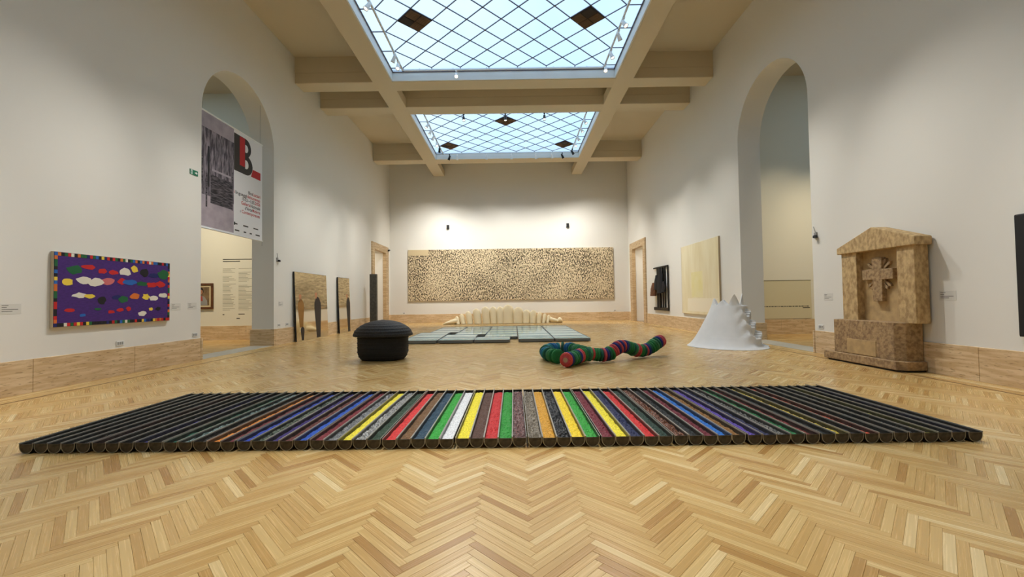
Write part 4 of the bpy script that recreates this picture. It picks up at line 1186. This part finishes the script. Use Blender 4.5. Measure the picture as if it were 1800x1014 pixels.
# ================================================================== side rooms
YL, YR = 14.92, 14.29
t = thing('portrait_painting', 'small framed portrait in the left side room', 'painting', (-10.98, YL, 1.10))
M['frame_wood'] = mat('walnut_frame', (104, 62, 32), .5, var=.3, vscale=10); M['mount'] = mat('cream_mount', (224, 204, 160), .7); M['pt_bg'] = mat('portrait_ground', (138, 112, 78), .8, var=.4, vscale=6)
for a, b, c, d in ((-.38, .38, 0, .075), (-.38, .38, .835, .91), (-.38, -.305, .075, .835), (.305, .38, .075, .835)):
    bevel(MB().box(a, b, -.05, -.002, c, d).build('frame', M['frame_wood'], t), .008)
MB().box(-.305, .305, -.03, -.002, .075, .835).build('mount', M['mount'], t)
MB().box(-.245, .245, -.034, -.03, .13, .78).build('canvas', M['pt_bg'], t)
def pp(pts, mt, d, nm='painted_shape'): MB().prism(pts, .001, lambda u, v, dd: (u, -.034 - d - dd, v)).build(nm, mt, t)
PS = mat('portrait_skin', (178, 124, 88), .8); PH = mat('portrait_hair', (44, 32, 28), .8); PR_ = mat('portrait_red', (172, 72, 56), .8); PG = mat('portrait_grey', (150, 146, 140), .8)
pp([(-.22, .135), (.18, .135), (.17, .30), (.06, .45), (-.06, .47), (-.20, .40)], PG, .0004)
pp([(-.14, .30), (.02, .28), (.00, .46), (-.10, .46)], PR_, .0014)
pp(arcp(-.04, .63, .085, .13, 0, 2 * pi, 16)[:-1], PH, .0014)
pp(arcp(-.035, .60, .055, .085, 0, 2 * pi, 16)[:-1], PS, .0026)

def lines(t, x0, x1, z0, z1, step, fn, mt, seed, name='text_line', h=.012, gap=.12):
    q = random.Random(seed); z = z1
    while z > z0:
        if q.random() > gap:
            e = x0 + (x1 - x0) * q.uniform(.45, 1.0)
            MB().prism([(x0, z), (e, z), (e, z + h), (x0, z + h)], .001, fn).build(name, mt, t)
        z -= step
t = thing('wall_text', 'two columns of small printed text on the left side room wall', 'wall text', (-9.75, YL, .8))
fnl = lambda u, v, d: (u + 9.75 - 9.75, -.0005 - d, v)
MB().prism([(-.53, 2.03), (.52, 2.03), (.52, 2.062), (-.53, 2.062)], .001, fnl).build('heading_line', M['ink'], t)
MB().prism([(-.53, 1.96), (.08, 1.96), (.08, 1.99), (-.53, 1.99)], .001, fnl).build('heading_line', M['ink'], t)
lines(t, -.53, -.05, .22, 1.72, .046, fnl, M['ink_pale'], 1); lines(t, .03, .53, .22, 1.72, .046, fnl, M['ink_pale'], 2)
for u, v, l_ in ((-.53, .08, .06), (.03, .09, .22), (-.04, -.06, .12)): MB().prism([(u, v), (u + l_, v), (u + l_, v + .03), (u, v + .03)], .001, fnl).build('emblem', M['ink'], t)
t = thing('quote_panel', 'flat cream panel with printed quotation in the right side room', 'panel', (9.2, YR, .52))
M['cream_panel'] = mat('cream_panel', (214, 204, 168), .7)
bevel(MB().box(-1.2, .82, -.02, -.001, 0, 1.27).build('board', M['cream_panel'], t), .003)
MB().box(-1.2, .82, -.024, -.001, 1.27, 1.29).build('top_edge', mat('panel_edge', (120, 108, 78), .7), t)
q = random.Random(3); u = -.78
while u < .74:
    l_ = q.uniform(.03, .11); MB().box(u, min(u + l_, .76), -.0215, -.02, .395, .425).build('printed_word', M['ink'], t); u += l_ + .022
MB().box(.52, .76, -.0215, -.02, .345, .372).build('printed_word', M['ink'], t)

# ================================================================== small fittings
def wl(side, y, z, u, v, d=0.0):
    """point on a side wall: u to the viewer's right, v up, d out of the wall"""
    return (XL + d, y + u, z + v) if side < 0 else (XR - d, y - u, z + v)
def plate(name, label, cat, side, y, z, w_, h_, d, mt, group=None):
    t = thing(name, label, cat, wl(side, y, z, 0, 0), group)
    s_ = 1 if side < 0 else -1
    def bx(nm, u0, u1, v0, v1, d0, d1, m_): 
        xa, xb = sorted((s_ * d0, s_ * d1)); ya, yb = sorted((s_ * u0, s_ * u1))
        return MB().box(xa, xb, ya, yb, v0, v1).build(nm, m_, t)
    bevel(bx('plate', -w_ / 2, w_ / 2, -h_ / 2, h_ / 2, 0, d, mt), .003)
    return t, bx
t, bx = plate('exit_sign', 'small green exit sign with white arrow beside the left arch', 'sign', -1, 9.50, 4.265, .24, .115, .012, M['green_sign'])
bx('arrow_shaft', .02, .075, -.012, .012, .012, .014, M['sign_white'])
MB().prism([(.065, -.035), (.105, 0), (.065, .035)], .002, lambda u, v, d: (.012 + d, u, v)).build('arrow_head', M['sign_white'], t)
bx('door_symbol', -.10, -.05, -.045, .045, .012, .0135, M['sign_white']); bx('runner_symbol', -.085, -.065, -.03, .03, .0135, .0145, M['green_sign'])
for side, y, z, ds in ((-1, 7.74, .585, 'below the purple textile'), (-1, 9.56, .59, 'on the left wall beside the arch'), (-1, 13.45, .60, 'left of the wide mirror panel'), (-1, 12.98, .60, 'on the left wall just beyond the arch'), (1, 9.36, .59, 'on the right wall beside the arch')):
    t, bx = plate('wall_socket', 'white wall socket %s' % ds, 'socket', side, y, z, .15, .085, .012, M['plastic'], 'wall sockets')
    for k in (-.042, 0, .042): bx('insert', k - .016, k + .016, -.026, .026, .012, .014, M['grey_plastic'])
for side, y, z, ds in ((-1, 6.05, 1.25, 'left of the purple textile'), (-1, 9.02, 1.23, 'right of the purple textile'), (-1, 9.48, 1.24, 'on the left wall at the arch edge'), (1, 9.12, 1.25, 'between right arch and stone tomb'), (1, 6.62, 1.25, 'right of the stone tomb'), (-1, 13.1, 1.25, 'between the left arch and the wide mirror')):
    t, bx = plate('wall_label', 'small pale text label %s' % ds, 'label', side, y, z, .26, .15, .003, M['label'], 'wall labels')
    for k in range(4): bx('text_line', -.11, -.11 + (.08, .06, .20, .13)[k], .045 - .028 * k, .052 - .028 * k, .003, .0036, M['ink'])
for side, y, z, ds in ((-1, 12.88, 2.60, 'beyond the left arch'), (1, 9.42, 2.62, 'next to the right arch')):
    t, bx = plate('wall_sensor', 'small grey sensor on the wall %s' % ds, 'sensor', side, y, z, .07, .13, .03, M['grey_plastic'])
    s_ = 1 if side < 0 else -1
    MB().tube([(s_ * .02, 0, .06), (s_ * .03, s_ * -.04, .20)], .008, 6).build('aerial', M['grey_plastic'], t)
    MB().lathe([(.045, 0), (.045, .04), (.03, .06)], 12, (s_ * .05, s_ * .03, -.06)).build('lens_dome', M['lamp_black'], t)
t = thing('door_camera', 'black camera on the corner of the left door surround', 'camera', (XL + .07, 24.2, 4.22))
MB().box(0, .06, -.03, .03, -.03, .03).build('bracket', M['lamp_black'], t); MB().tube([(.06, 0, -.01), (.06, -.16, -.04)], .05, 10).build('body', M['lamp_black'], t)
for x, ds in ((-3.79, 'left'), (3.23, 'right')):
    t = thing('wall_speaker', 'small black box on the back wall above the speckled canvas, %s one' % ds, 'speaker', (x, YB, 5.6), 'black boxes above the canvas')
    bevel(MB().box(-.075, .075, -.10, -.002, -.11, .11).build('box', M['lamp_black'], t), .006)
    MB().box(-.06, .06, -.104, -.10, -.09, .06).build('grille', M['black'], t)
for x, ds in ((-6.42, 'left'), (5.91, 'right')):
    t = thing('wall_socket', 'white wall socket on the back wall, %s of the canvas' % ds, 'socket', (x, YB, .58), 'wall sockets')
    MB().box(-.08, .08, -.012, -.001, -.045, .045).build('plate', M['plastic'], t); MB().box(-.05, .05, -.014, -.012, -.025, .025).build('insert', M['grey_plastic'], t)
